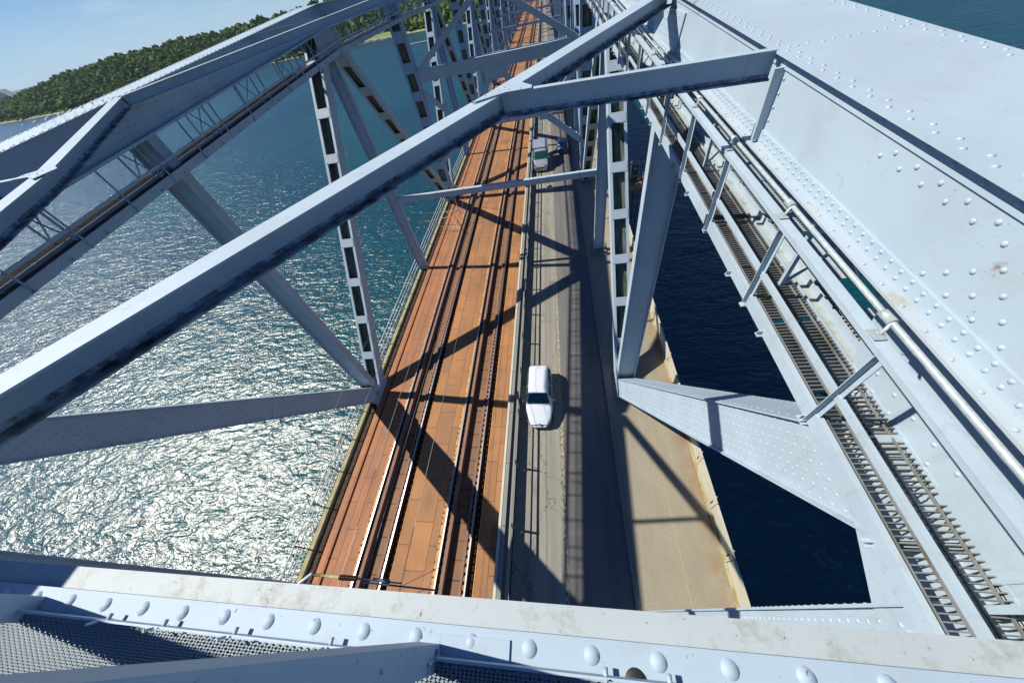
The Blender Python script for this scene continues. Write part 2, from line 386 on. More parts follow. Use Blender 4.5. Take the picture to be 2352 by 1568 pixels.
def plated(mb, A, B, wx, d, rows=0, rs=.2, inn=1, r=.025, u0=0):
    A = Vector(A); B = Vector(B); a = (B - A).normalized(); L = (B - A).length
    ux = Vector((1, 0, 0)); v = a.cross(ux)
    mb.bar(A, B, d, wx, up=(1, 0, 0))
    for sv in (-1, 1): mb.bar(A + v * sv * (d / 2 + .012), B + v * sv * (d / 2 + .012), .024, wx + .14, up=(1, 0, 0))
    mb.bar(A + a * L * .0 + ux * inn * (wx / 2 + .006), A + a * L * .42 + ux * inn * (wx / 2 + .006), d - .02, .012, up=(1, 0, 0))
    for i in range(int(L / rs)):
        for j in range(rows):
            p = A + a * (i * rs + (j % 2) * rs / 2 + .05) + v * ((j / (rows - 1) - .5) * (d - .12)) + ux * (inn * (wx / 2 + (.012 if i * rs < L * .42 - .1 else 0)))
            if random.random() < .97: mb.dome(p, ux * inn, r, n=6)
        for sv in (-1, 1):
            if sv * v.z > 0:
                for e in (-.43, .43): mb.dome(A + a * (i * rs + .05) + v * (d / 2 + .024) * sv + ux * wx * e, v * sv, r, n=6)
def hsec(mb, A, B, wx, dy):
    A = Vector(A); B = Vector(B)
    for sx in (-1, 1): mb.bar(A + Vector((sx * (wx / 2 - .02), 0, 0)), B + Vector((sx * (wx / 2 - .02), 0, 0)), .04, dy, up=(0, 1, 0))
    mb.bar(A, B, wx - .08, .03, up=(0, 1, 0))
    mb.bar(A, A + (B - A).normalized() * .5, wx - .09, .09, up=(0, 1, 0))
for xc in (XL, XR):
    inn = 1 if xc < -5 else -1
    def zc(y): return topz(xc, y) - .5
    # near node: plated diagonal and riveted end post
    mb = MB(); plated(mb, (xc, 10.35, .55), ((xc, 1.05, 13.8) if xc > 0 else (xc, -.1, zc(0))), .95, .92, rows=7 if xc > 0 else 8, rs=.17 if xc > 0 else .2, inn=inn, r=.02 if xc > 0 else .028)
    mb.build('diagonal_brace', M_ST, bridge)
    zq = 13.75 if xc > 0 else topz(xc, 0) - CH_H
    mb = MB(); mb.box(xc - .48, xc + .48, -.5, .22, -.3, zq)
    mb.bar((xc, .235, -.3), (xc, .235, zq - .05), 1.12, .03, up=(0, 1, 0))
    for i in range(90):
        z = .2 + i * .16
        if z > zq - .2: break
        for q in (0, .07, .28):
            mb.dome((xc + inn * .48, .12 - q, z + (q > 0) * .08), (inn, 0, 0), .022, n=6)
        mb.dome((xc + inn * .52, .25, z), (0, 1, 0), .022, n=6)
    mb.build('vertical_post', M_ST, bridge)
    for k, yn in enumerate(NODE[2:], start=0):
        zt = topz(xc, yn) - CH_H
        near = yn < 30
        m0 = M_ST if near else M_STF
        if k % 2 == 0:           # bottom panel point: two diagonals and a vertical
            mb = MB()
            if k == 0: hsec(mb, (xc, yn, -.3), (xc, yn, zt), .96, .42)
            else: battened(mb, (xc, yn, -.3), (xc, yn, zt), 1.22, .7, 2.1, .8, .2)
            mb.build('vertical_post', [m0, M_MOSS], bridge)
            if k + 1 < len(NODE[2:]):
                y2 = NODE[2:][k + 1]
                mb = MB(); battened(mb, (xc, yn + .35, .15), (xc, y2 - .2, zc(y2)), .94 if yn < 70 else .75, .66, 2.34, .5, .125, riv=(k == 0))
                mb.build('diagonal_brace', [m0, M_MOSS], bridge)
            # foot gusset and pad
            mb = MB()
            mb.poly([(xc + inn * .47, yn - 1.15, -.3), (xc + inn * .47, yn + 1.15, -.3), (xc + inn * .47, yn + .95, .45), (xc + inn * .47, yn - .95, .45)], .02, (inn, 0, 0))
            mb.build('foot_gusset', m0, bridge)
        else:                    # top panel point: vertical only at the foot, diagonal comes down ahead
            mb = MB(); hsec(mb, (xc, yn, -.3), (xc, yn, zt), .82, .36)
            mb.build('vertical_post', m0, bridge)
            if k + 1 < len(NODE[2:]):
                y2 = NODE[2:][k + 1]
                mb = MB(); battened(mb, (xc, yn + .2, zc(yn)), (xc, y2 - .35, .15), .90 if yn < 70 else .75, .55, 2.3, .75, .17)
                mb.build('diagonal_brace', [m0, M_MOSS], bridge)
            z = topz(xc, yn)
            mb = MB()
            for sx in (-1, 1):
                mb.poly([(xc + sx * .47, yn - 1.6, z - .8), (xc + sx * .47, yn + 1.6, z - .8), (xc + sx * .47, yn + 1.5, z - 1.7), (xc + sx * .47, yn + .5, z - 2.3), (xc + sx * .47, yn - .5, z - 2.3), (xc + sx * .47, yn - 1.5, z - 1.7)], .02, (sx, 0, 0))
            if near:
                for i in range(13):
                    for j in range(9):
                        y = yn - 1.4 + i * .23; zz = z - .95 - j * .15
                        if abs(y - yn) < 1.45 - j * .11: mb.dome((xc + inn * .495, y, zz), (inn, 0, 0), .028, n=6)
            mb.build('gusset_plate', m0, bridge)
# near right gusset plate between post and diagonal (big white plate), and left one
for xc in (XR, XL):
    inn = 1 if xc < -5 else -1; x = xc + inn * .49
    z = topz(xc, 0) - CH_H
    mb = MB()
    if xc > 0:
        mb.poly([(x, .22, 12.9), (x, .86, 13.25), (x, 1.75, 13.55), (x, 1.75, 13.82), (x, -1.5, 13.82), (x, -1.5, 13.3)], .022, (inn, 0, 0))
        mb.box(xc - .5, xc + .3, -1.5, 1.6, 13.78, 13.80)
        xu = 3.03
        mb.poly([(xu, 1.75, 13.3), (xu, 2.35, 14.3), (xu, 2.6, z + .2), (xu, -1.5, z + .2), (xu, -1.5, 13.3)], .02, (inn, 0, 0))
        mb.poly([(xu - .022, 1.0, 13.9), (xu - .022, 1.0, z), (xu - .022, .35, z), (xu - .022, .35, 13.9)], .012, (inn, 0, 0))
        for i in range(13):
            for j in range(9):
                y = -.5 + i * .24 + (j % 2) * .1; zz = 13.75 + j * .17
                if zz > 13.3 + max(0, y - 1.6) * 1.4 and y < 2.3 and random.random() < .75: mb.dome((xu - .02, y, zz), (inn, 0, 0), .022, n=10)
    else:
        mb.poly([(x, .22, 12.9), (x, .86, 13.25), (x, 1.95, 13.75), (x, 2.3, z + .2), (x, -1.5, z + .2), (x, -1.5, 13.3)], .022, (inn, 0, 0))
    for i in range(16):
        for j in range(11):
            y = -.35 + i * .15 + (j % 2) * .07; zz = 13.15 + j * .16
            if zz > 13.1 + y * .42 and y < 2.1 and random.random() < .8 and (xc < 0 or zz < 13.75): mb.dome((x + inn * .022, y, zz), (inn, 0, 0), .024, n=8)
    mb.build('gusset_plate', M_ST, bridge)

# ---- top lateral bracing
def ibeam(mb, A, B, w, h, tf=.02, tw=.014, mi=0, mdirt=None, topz0=True):
    """top flange upper face on the line A-B"""
    A = Vector(A); B = Vector(B)
    mb.bar(A, B, w, tf, ov=-tf / 2, mi=mi); mb.bar(A, B, tw, h - 2 * tf, ov=-h / 2, mi=mi)
    mb.bar(A, B, w, tf, ov=-h + tf / 2, mi=mi if mdirt is None else mdirt)
    if mdirt is not None:
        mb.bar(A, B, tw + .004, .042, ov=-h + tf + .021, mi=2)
        mb.bar(A, B, tw + .003, .035, ov=-tf - .0175, mi=0)
zC = 16.27
C_R = Vector((-.78, 5.45, zC + .06)); 
KC = Vector((-5.0, -1.0, 16.16))
KR = Vector((2.55, 10.3, topz(XR, 10.3)))
def lateral(A, B, w=.30, h=.27, label=None, name='lateral_brace', dirt=True):
    mb = MB(); ibeam(mb, A, B, w, h, mdirt=1 if dirt else None)
    return mb.build(name, [M_ST, M_LEDGE, M_MOULD], bridge, label)
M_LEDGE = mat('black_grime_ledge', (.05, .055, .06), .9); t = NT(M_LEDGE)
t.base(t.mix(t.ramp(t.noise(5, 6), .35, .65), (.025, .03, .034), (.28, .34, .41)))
M_MOULD = mat('black_mould_streaks', (.1, .1, .1), .8); t = NT(M_MOULD)
t.base(t.mix(t.ramp(t.noise(7, 8, (1, 1, .8), .75), .40, .60), (.07, .085, .10), (.35, .435, .52)))
lateral(KC, C_R, label='long lateral beam crossing the picture towards the centre joint'); lateral(C_R, KR)
lateral(C_R + Vector((.1, -.02, .0)), (2.6, 5.15, topz(XR, 5.15) + .0), .125, .29)
mb = MB()
mb.poly([C_R + Vector(p) for p in ((-.28, -.33, .004), (.16, -.12, .004), (.52, -.14, .004), (.52, .0, .004), (.34, .32, .004), (.1, .36, .004))], .014, (0, 0, 1))
for p in ((-.12, -.12), (.06, .0), (.2, -.04), (.36, -.07), (.12, .14)): mb.dome(C_R + Vector((p[0], p[1], .018)), (0, 0, 1), .02)
mb.build('joint_plate', M_ST, bridge)
C_L = Vector((-9.15, 5.45, 16.42)); KL = Vector((-12.45, 10.6, topz(XL, 10.6)))
lateral(KC + Vector((-.1, 0, 0)), C_L, .30, .27); lateral(C_L, KL, .30, .27)
lateral(C_L, (-12.45, 5.2, topz(XL, 5.2)), .13, .29)
mb = MB()
mb.poly([C_L + Vector(p) for p in ((.28, -.33, .004), (.3, .1, .004), (-.1, .36, .004), (-.52, .1, .004), (-.52, -.12, .004), (-.1, -.14, .004))], .014, (0, 0, 1))
for p in ((.12, -.12), (-.06, .0), (-.2, -.04), (-.36, -.02), (-.12, .14)): mb.dome(C_L + Vector((p[0], p[1], .018)), (0, 0, 1), .02)
mb.build('joint_plate', M_ST, bridge)
ycur = 10.6
for k in range(0, 9):          # onward bays: diamond pattern
    y0 = NODE[2 + k]; y1 = NODE[3 + k]; up = k % 2 == 0
    for xs, sg in ((-12.45, -1), (2.55, 1)):
        xc = XL if xs < -5 else XR
        e = Vector((xs, y0 if up else y1, topz(xc, y0 if up else y1))); c = Vector((-4.95, y1 if up else y0, topz(XL, y1 if up else y0) - .0))
        if k < 4: lateral(e, c, .30, .27, dirt=False)
        m_ = (e + c) / 2
        if k < 4: lateral(m_, (xs, m_.y, topz(xc, m_.y)), .13, .28, dirt=False)
    if up:
        mb = MB(); ibeam(mb, (-12.45, y1, topz(XL, y1)), (2.55, y1, topz(XR, y1)), .34, .55); mb.build('cross_strut', M_ST, bridge)

# ---- slender struts between the posts
for yn, z in [(24.76, 6.95)] + [(66.55 + 27.86 * k, 9.1) for k in range(9)]:
    mb = MB(); mb.bar((XL + .41, yn, z - .22), (XR - .41, yn, z - .22), .30, .42)
    for k in range(7): mb.box(XL + 1.5 + k * 2.2, XL + 1.6 + k * 2.2, yn - .16, yn + .16, z - .45, z + .01)
    mb.build('cross_strut', M_ST if yn < 30 else M_STF, bridge)
# ---- sway frames at the heavy posts
for yn in (38.69,):
    mb = MB(); zt = 16.9 if yn < 40 else 16.9
    x0, x1, xm = XL + .5, XR - .5, -4.95
    def br(a, b_, w=.3, h=.45): mb.bar((a[0], yn, a[1]), (b_[0], yn, b_[1]), w, h)
    br((x0, 12.0), (x1, 12.0), .4, .95)
    br((x0, 12.2), (xm, 16.9)); br((x1, 12.2), (xm, 16.9))
    nl, nr = (-9.0, 7.25), (-.9, 7.25)
    br(nl, nr, .3, .42); br((xm, 11.6), nl); br((xm, 11.6), nr)
    br(nl, (x0, 10.8)); br(nr, (x1, 10.8)); br(nl, (x0, 4.3), .3, .55); br(nr, (x1, 4.3), .3, .55)
    mb.poly([(xm - 1.6, yn - .2, 11.7), (xm + 1.6, yn - .2, 11.7), (xm + .7, yn - .2, 10.7), (xm - .7, yn - .2, 10.7)], .02, (0, -1, 0))
    for c in (nl, nr): mb.poly([(c[0] - .5, yn - .2, c[1] - .5), (c[0] + .5, yn - .2, c[1] - .5), (c[0] + .5, yn - .2, c[1] + .5), (c[0] - .5, yn - .2, c[1] + .5)], .02, (0, -1, 0))
    # tab plates seen on the top edges
    for a, c in (((x0, 4.3), nl), ((x1, 4.3), nr), (nl, nr)):
        for q in range(1, 6):
            px_ = a[0] + (c[0] - a[0]) * q / 6; pz = a[1] + (c[1] - a[1]) * q / 6
            mb.box(px_ - .25, px_ + .2, yn - .22, yn + .22, pz + .24, pz + .27)
    mb.build('sway_frame', M_ST if yn < 40 else M_STF, bridge)

# ---- the strut and gantry at the photographer's feet
mb = MB()
ZS = 16.24
mb.box(-12.4, 2.5, -.62, -.050, ZS - .04, ZS, 0)
mb.box(-12.4, 2.5, -.054, .016, ZS - .075, ZS - .045, 1)
mb.box(-12.4, 2.5, -.40, -.36, ZS - .55, ZS - .04, 0)
mb.box(-12.4, 2.5, -.30, -.052, ZS - .6, ZS - .57, 0)
mb.box(-12.4, 2.5, -.085, -.06, ZS - .57, ZS - .075, 0)
x = -11.6; 
while x < 2.4:
    mb.dome((x, -.083, ZS), (0, 0, 1), .0205, 0, .42, n=16); x += .166
mb.box(1.04, 1.048, -.6, -.052, ZS, ZS + .003, 2)
mb.poly([(.02 - .47, -.070, ZS), (-.20, -.070, ZS), (-.20, -.2, ZS), (-.47, -.2, ZS)], .006, (0, 0, 1))
mb.build('cross_strut', [M_NEAR, M_DIRTY, M_BLACK], bridge, 'stained riveted strut at the photographer\'s feet')
# gantry floor of expanded metal behind the strut, its edge angles and braces
def expanded(mb, x0, x1, y0, y1, z, dx, dy, w=.006, h=.006):
    """diamond mesh of thin strips"""
    for j in range(int((y1 - y0) / dy)):
        ya, yb = y0 + j * dy, y0 + (j + 1) * dy
        for i in range(int((x1 - x0) / dx)):
            a = x0 + i * dx + (dx / 2 if j % 2 else 0); m_ = a + (-dx / 2 if j % 2 else dx / 2)
            mb.bar((a, ya, z), (m_, yb, z), w, h)
            mb.bar((a, ya, z), (a + (dx / 2 if j % 2 else -dx / 2), yb, z), w, h)
mb = MB()
expanded(mb, -2.3, 0.35, -.30, -.125, ZS + .02, .024, .0068, .0046, .004)
mb.box(-3.2, 1.2, -.122, -.116, ZS + .006, ZS + .052, 1)
mb.box(-3.2, 1.2, -.50, -.122, ZS - .12, ZS - .11, 1)
gant = mb.build('foot_grating', [M_FOOT, M_ST], bridge, 'expanded metal foot grating at the bottom left')
mb = MB()
def pz(px, py, drop):       # point on the view ray of a pixel at a height below the camera: used once for the nearest brackets
    d = Vector((px - 1176, py - 784, 734.95)); d = RX * 0 + Vector((RX.x * d.x + RY.x * d.y + RZ.x * d.z, RX.y * d.x + RY.y * d.y + RZ.y * d.z, RX.z * d.x + RY.z * d.y + RZ.z * d.z))
    return Vector((0, 0, H)) + d * (drop / -d.z)
def gantry_post(x, y0, y1, lean, hh):
    mb = MB(); mb.poly([(x, y0, ZS), (x, y1, ZS), (x, y1 + lean, ZS + hh), (x, y0, ZS + hh)], .006, (1, 0, 0))
    mb.bar((x - .03, y1 - .003, ZS), (x - .03, y1 + lean - .003, ZS + hh), .06, .006, up=(0, 1, 0))
    mb.build('gantry_post', M_NEAR, bridge)
gantry_post(-.405, -.150, -.092, .03, 1.12); gantry_post(-1.935, -.150, -.078, .02, 1.3)
mb = MB(); mb.box(-.44, -.41, -.6, -.172, ZS + .12, ZS + 1.1); mb.build('unseen_shade_plate', M_NEAR, bridge)  # plate added out of view, only to shade the foot mesh
mb = MB()
mb.box(-.47, -.24, -.152, -.086, ZS + .001, ZS + .004)
for xx in (-.395, -1.05, -1.32, -1.55, .05, .2, -.72):
    mb.tube([(xx, -.121, ZS + .03), (xx, -.100, ZS + .03)], .006, 6); mb.tube([(xx, -.121, ZS + .06), (xx, -.128, ZS + .085)], .004, 6)
mb.build('foot_bracket', M_NEAR, bridge)
mb = MB(); mb.box(-3.3, -3.24, -.30, .35, ZS - .1, ZS + 1.35); mb.build('unseen_shade_plate', M_NEAR, bridge)  # second plate added out of view, shades the left end of the ledge
mb = MB(); mb.dome((.125, -.125, ZS + .0), (0, 0, 1), .028, 0, .2, 20); tagc = mb.build('rubber_cap', mat('dark_rubber', (.012, .014, .012), .6), bridge)

# ------------------------------------------------------------------ inspection walkways under the top chords
def walkway(xc, label):
    inn = 1 if xc < -5 else -1; dr = 2.0 if xc < -5 else 2.12
    root = empty('inspection_walkway', (xc, 10, topz(xc, 10) - dr), label, 'walkway')
    fz = lambda y: topz(xc, y) - dr
    ys = [-2.2, 0, 6.6, 10.8, 17.8, 24.76, 31.7, 38.7, 52, 66]
    X = lambda d: xc + inn * d                 # d metres from the truss plane towards the inner side
    def run(mb, d, w, h, z0, mi=0):
        for a, c in zip(ys, ys[1:]):
            mb.bar((X(d), a, fz(a) + z0), (X(d), c, fz(c) + z0), w, h, mi=mi)
    mb = MB(); run(mb, .885, .012, .16 if xc > 0 else .24, .0); run(mb, .865, .055, .01, .085); run(mb, -.65, .012, .16, 0)
    run(mb, -.63, .07, .01, .085); run(mb, -.10, .05, .05, -.03); mb.build('edge_stringer', M_ST, root)
    # bar grating
    mb = MB(); y = -2.0; k = 0
    while y < 40:
        st = .047 if y < 16 else .10
        bent = random.uniform(-.012, .012) if random.random() < .06 else 0
        if k % 21 not in (20,):
            mb.bar((X(.845), y, fz(y) + .035), (X(.29), y + bent, fz(y) + .035),   .009, .045)
        y += st; k += 1
    for d in (.80, .65, .50, .36): run(mb, d, .012, .02, .055)
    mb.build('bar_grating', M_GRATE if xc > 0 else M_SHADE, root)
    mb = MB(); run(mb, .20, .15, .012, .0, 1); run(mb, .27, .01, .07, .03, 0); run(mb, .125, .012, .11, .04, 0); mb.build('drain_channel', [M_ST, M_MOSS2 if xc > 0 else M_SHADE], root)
    # expanded mesh floor panels
    mb = MB(); a = -1.5; q = 0
    while a < 37:
        L_ = 1.48
        if not (abs(a + .7 - 3.6) < .6 and xc > 0):
            st = .055
            if a < 12 or xc < 0 and a < 20:
                n = int(L_ / st); ww, hh, nx_, dd_ = (.017, .010, 14, -.62) if xc > 0 else (.008, .042, 10, -.55)
                for j in range(n):
                    yy = a + j * st; mb.bar((X(.06), yy, fz(yy) + .02), (X(dd_), yy, fz(yy) + .02), ww, hh)
                for i in range(0, nx_, 1 if xc > 0 else 4):
                    d = .04 - i * .05; mb.bar((X(d), a, fz(a) + .02), (X(d), a + L_, fz(a + L_) + .02), ww, min(hh, .008))
            else:
                for i in range(8): d = .02 - i * .08; mb.bar((X(d), a, fz(a) + .02), (X(d), a + L_, fz(a + L_) + .02), .03 if xc > 0 else .012, .008)
        else:
            mb.bar((X(-.22), a + .50, fz(a) + .03), (X(-.22), a + 1.42, fz(a + .95) + .045), .62, .012, mi=1)
        mb.bar((X(.08), a, fz(a) + .04), (X(.08), a + L_, fz(a + L_) + .04), .05, .012, mi=1)
        a += 1.52; q += 1
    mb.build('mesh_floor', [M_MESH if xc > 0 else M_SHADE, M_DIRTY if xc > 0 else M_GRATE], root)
    # cross bearers, hangers
    y = -1.6
    while y < 62:
        mb = MB(); mb.bar((X(.95), y, fz(y) - .08), (X(-.67), y, fz(y) - .08), .07, .012); mb.bar((X(.95), y, fz(y) - .045), (X(-.67), y, fz(y) - .045), .012, .06)
        mb.build('cross_bearer', M_ST, root); y += 1.1
    y = .2
    while y < 62:
        mb = MB(); zb = topz(xc, y) - CH_H
        for d in (.45, -.45): mb.bar((X(d), y, zb), (X(d), y, fz(y)), .05, .05)
        mb.bar((X(.45), y, zb), (X(-.45), y, fz(y) + .05), .04, .02); mb.bar((X(-.45), y, zb), (X(.45), y, fz(y) + .05), .04, .02)
        mb.build('hanger_frame', M_ST, root); y += 3.3
    # railing
    post = MB(); post.box(-.035, .035, -.004, .004, -.05, 1.1); post.box(-.004 - .03, .004 - .03, -.004, .05, -.05, 1.1)
    post.box(-.08, .03, -.05, .03, -.12, -.10)
    pm = post.build('railing_post', M_ST, root); y = -1.65; first = True
    while y < 62:
        for d in ((.905, -.665) if xc > 0 else (.905,)):
            o = pm if first else pm.copy()
            if not first: COL.objects.link(o)
            first = False; o.parent = root; o.matrix_parent_inverse = Matrix.Identity(4)
            o.location = Vector((X(d), y, fz(y))) - root.location
            if d * inn < 0: o.rotation_euler = (0, 0, math.pi)
        y += 1.66
    mb = MB(); run(mb, .905, .10, .01, 1.1); run(mb, .94, .008, .06, 1.07); mb.build('hand_rail', M_ST, root)
    mb = MB(); run(mb, .885, .01, .065, .42); run(mb, .875, .04, .008, .455); mb.build('knee_rail', M_ST, root)
    mb = MB(); run(mb, -.665, .05, .05, 1.1)
    if xc > 0: run(mb, -.665, .01, .065, .54)
    pass; mb.build('hand_rail', M_ST, root)
    return root, fz, X
wl, _, _ = walkway(XL, 'inspection walkway hung in shade below the left-hand chord, over the open water')
wr, fz, XX = walkway(XR, 'sunlit grated inspection walkway with railing below the big right-hand chord')
# galvanised pipe clamped on the right hand rail
pipe = empty('clamped_pipe', (2.47, 3, fz(3) + 1.2), 'galvanised round pipe clamped along the handrail of the right-hand walkway', 'pipe')
pp = [(XX(.80), y, fz(y) + 1.17) for y in (-2.2, 0, 1.92, 5, 6.6, 10.8, 17.8, 24.76, 31.7, 38.7)]
mb = MB(); mb.tube(pp, .023, 12); mb.build('pipe', M_GALV, pipe)
for k, y in enumerate((1.92, 3.55, 5.2, 6.85, 8.5, 10.2, 13.5, 16.8)):
    z = fz(y)
    mb = MB(); mb.tube([(XX(.80), y - .06, z + 1.17), (XX(.80), y + .06, z + 1.17)], .036, 12); mb.build('coupler', M_GALV, pipe)
    mb = MB(); mb.box(XX(.905) - .045, XX(.905) + .045, y - .17, y - .06, z + 1.106, z + 1.112)
    mb.tube([(XX(.88), y - .11, z + 1.11), (XX(.86), y - .10, z + 1.15), (XX(.81), y - .06, z + 1.165)], .014, 8)
    for e in (-.02, .02): mb.dome((XX(.905) + e, y - .11 + e, z + 1.112), (0, 0, 1), .009)
    mb.build('clamp_bracket', M_GALV, pipe)

# ------------------------------------------------------------------ the deck
Y0, Y1 = -12, 720
def struct(name, mb, mats): return mb.build(name, mats, kind='structure')
R1, R2 = -10.54, -5.05 - 1.42
def strip(mb, x0, x1, z, mi=0, th=.05, y0=Y0, y1=Y1):
    mb.box(x0, x1, y0, y1, z - th, z, mi)
mb = MB(); strip(mb, -12.75, -3.62, -.30, 0); struct('track_bed', mb, M_DARK)
mb = MB()
strip(mb, -12.72, -12.32, 0, 1, .28); strip(mb, -12.18, R1 - .27, 0, 1, .28)
strip(mb, R1 + 1.81, R2 - .27, 0, 0, .28); strip(mb, R2 + 1.81, -3.66, 0, 0, .28)
struct('railway_deck', mb, [M_RUST, M_RUSTL])
mb = MB()
for rr in (R1, R2): strip(mb, rr + .42, rr + 1.09, -.16, 0, .1)
struct('track_plates', mb, M_RUSTM)
for i, (rr, lab) in enumerate(((R1, 'railway track on the water side of the rusty deck'), (R2, 'railway track next to the road barrier'))):
    root = empty('railway_track', (rr + .71, 0, 0), lab, 'railway track', 'railway tracks on the rusty deck')
    for dx in (0, 1.42):
        mb = MB(); x = rr + dx
        mb.box(x - .036, x + .036, Y0, Y1, .10, .14, 0); mb.box(x - .01, x + .01, Y0, Y1, -.02, .10, 1); mb.box(x - .07, x + .07, Y0, Y1, -.04, -.01, 1)
        mb.build('rail', [M_RAIL, M_RAILS], root)
    mb = MB(); mb.box(rr + .23, rr + .40, Y0, Y1, -.20, .17); mb.build('guard_timber', M_TIMBER, root)
    mb = MB(); mb.box(rr + 1.11, rr + 1.24, Y0, Y1, -.20, .05); mb.build('guard_timber', M_TIMBER, root)
    mb = MB(); mb.box(rr - .25, rr - .08, Y0, Y1, -.28, .012, 0); mb.box(rr + 1.755, rr + 1.80, Y0, Y1, -.28, .012, 0); mb.build('edge_angle', M_YSTRIP, root)
    mb = MB()
    y = Y0
    while y < 60:
        mb.dome((rr + 1.60, y, -.16), (0, 0, 1), .06, 0, 1.2, 6); mb.box(rr + 1.27, rr + 1.37, y - .10, y + .10, -.25, .02, 1)
        mb.box(rr + .10, rr + .20, y - .09, y + .09, -.2, .0, 1)
        y += .33
    mb.build('rail_fastenings', [M_OCHRE, M_OCHRE], root, kind='stuff')
# edge beam, timber curb on the water side
mb = MB(); strip(mb, -13.66, -13.30, -.02, 0, .25); strip(mb, -13.20, -12.76, -.16, 1, .12); 
curb = mb.build('edge_curb', [M_LICH, M_DARK], None, 'lichen-stained timber curb along the water side of the rusty deck', 'curb')
# road
mb = MB(); strip(mb, -3.0, -.56, .0, 0, .1); struct('road', mb, [M_CONC])
mb = MB(); strip(mb, -.56, 2.16, .0, 0, .1); struct('road', mb, [M_ASPH])
mb = MB(); strip(mb, -.62, -.46, .006, 0, .01); struct('road_joint', mb, M_JOINT)
mb = MB(); strip(mb, 2.16, 2.34, .12, 0, .2); struct('kerb', mb, M_KERB)
mb = MB(); strip(mb, 2.34, 5.92, .08, 0, .2); struct('footpath', mb, M_PATH)
mb = MB(); strip(mb, 4.30, 4.315, .084, 0, .01); struct('painted_line', mb, mat('faded_yellow', (.5, .36, .12), .8))
mb = MB()
for yn in NODE[2:14]:
    mb.box(XR - .62, XR + .62, yn - 1.0, yn + .9, .05, .20)
struct('footing_pad', mb, M_KERB)
# barrier between railway and road
bar_ = empty('median_barrier', (-3.3, 10, 0), 'low grey steel barrier with pale cap between the rusty railway deck and the road', 'barrier')
seg = 2.9; y = Y0 + .4; k = 0
proto = None
def barrier_seg():
    e = []
    mb = MB(); mb.box(-3.60, -3.05, 0, seg - .02, -.30, .78, 0); mb.box(-3.24, -3.10, 0, seg - .02, .79, .84, 0)
    for q in (.0, .62): mb.tube([(-3.42, .2 + q, .78), (-3.42, .2 + q, .80)], .02, 8)
    mb.build('barrier_panel', M_BARR, bar_)
mb0 = MB(); mb0.box(-.275, .02, 0, seg - .025, -.30, .78); mb0.box(.02, .24, 0, seg - .025, -.1, .42); mb0.box(-.10, .06, 0, seg - .025, .78, .81)
for q in (.3, .6, 2.2, 2.5): mb0.dome((-.03, q, .81), (0, 0, 1), .022)
p0 = mb0.build('barrier_panel', M_BARR, bar_)
mb1 = MB(); mb1.box(-.02, .08, -.05, .05, .0, 1.22); mb1.box(.04, .055, -.06, .06, .78, .86)
p1 = mb1.build('barrier_post', M_BARR, bar_)
for n_ in range(100):
    for pr, dx in ((p0, -3.34), (p1, -2.98)):
        o = pr if n_ == 0 else pr.copy()
        if n_: COL.objects.link(o)
        o.parent = bar_; o.matrix_parent_inverse = Matrix.Identity(4); o.location = (dx - bar_.location.x, Y0 + .4 + n_ * seg - 10, random.uniform(-.006, .006))
mb = MB(); mb.box(-3.60, -3.49, Y0, Y1, .785, .805, 0); mb.box(-3.615, -3.60, Y0, Y1, .55, .80); mb.build('barrier_cap', M_BARW, bar_)
mb = MB(); mb.box(-3.02, -2.93, Y0, Y1, 1.20, 1.25); mb.build('barrier_rail', M_BARR, bar_)
mb = MB(); mb.box(-3.01, -2.95, Y0, Y1, .86, .90); mb.build('barrier_rail', M_BARR, bar_)
mb = MB(); mb.box(-3.02, -2.97, Y0, Y1, .50, .55); mb.build('barrier_rail', M_BARR, bar_)
# parapet on the right
par = empty('footpath_parapet', (6.05, 10, 0), 'cream steel panel parapet along the outer edge of the footpath', 'parapet')
mb0 = MB(); mb0.box(-.012, .012, .0, 1.97, .10, 1.0); mb0.box(-.05, .05, .0, 1.97, 1.0, 1.03); mb0.box(-.03, .03, 0, 1.97, .06, .10)
for yy in (.16, .26): mb0.box(-.016, -.012, yy, yy + .06, .12, .98, 1) if False else mb0.box(-.0165, -.0125, yy, yy + .055, .30, .72, 1)
p0 = mb0.build('parapet_panel', [M_PARA, M_BLACK], par)
mb1 = MB(); mb1.box(-.02, .1, -.03, .03, -.3, 1.02); p1 = mb1.build('parapet_post', M_PARA, par)
for n_ in range(100):
    for pr in (p0, p1):
        o = pr if n_ == 0 else pr.copy()
        if n_: COL.objects.link(o)
        o.parent = par; o.matrix_parent_inverse = Matrix.Identity(4); o.location = (0, Y0 + n_ * 2.0 - 10 + (-.28 if pr is p0 else 0) + .3, 0)
mb = MB(); mb.box(5.92, 6.03, Y0, Y1, -.3, .16); mb.build('parapet_sill', M_LICH, par)
mb = MB(); mb.box(6.0, 6.10, Y0 + 200, Y1, .1, 1.03); mb.build('far_parapet', M_PARA, par)
# railing on the left
lr = empty('deck_railing', (-13.8, 10, 0), 'white three-rail railing on the water side of the railway deck', 'railing')
for z, rr in ((.85, .034), (.50, .028), (.15, .028)):
    mb = MB(); mb.tube([(-13.82, Y0, z), (-13.82, 400, z)], rr, 8); mb.build('railing_rail', M_WHITE, lr)
mb1 = MB(); mb1.box(-.03, .03, -.03, .03, -.4, .86); mb1.box(-.03, .3, -.02, .02, -.4, -.34); p1 = mb1.build('railing_post', M_GRATE, lr)
for n_ in range(100):
    o = p1 if n_ == 0 else p1.copy()
    if n_: COL.objects.link(o)
    o.parent = lr; o.matrix_parent_inverse = Matrix.Identity(4); o.location = (-.02, Y0 + n_ * 1.95 - 10, 0)

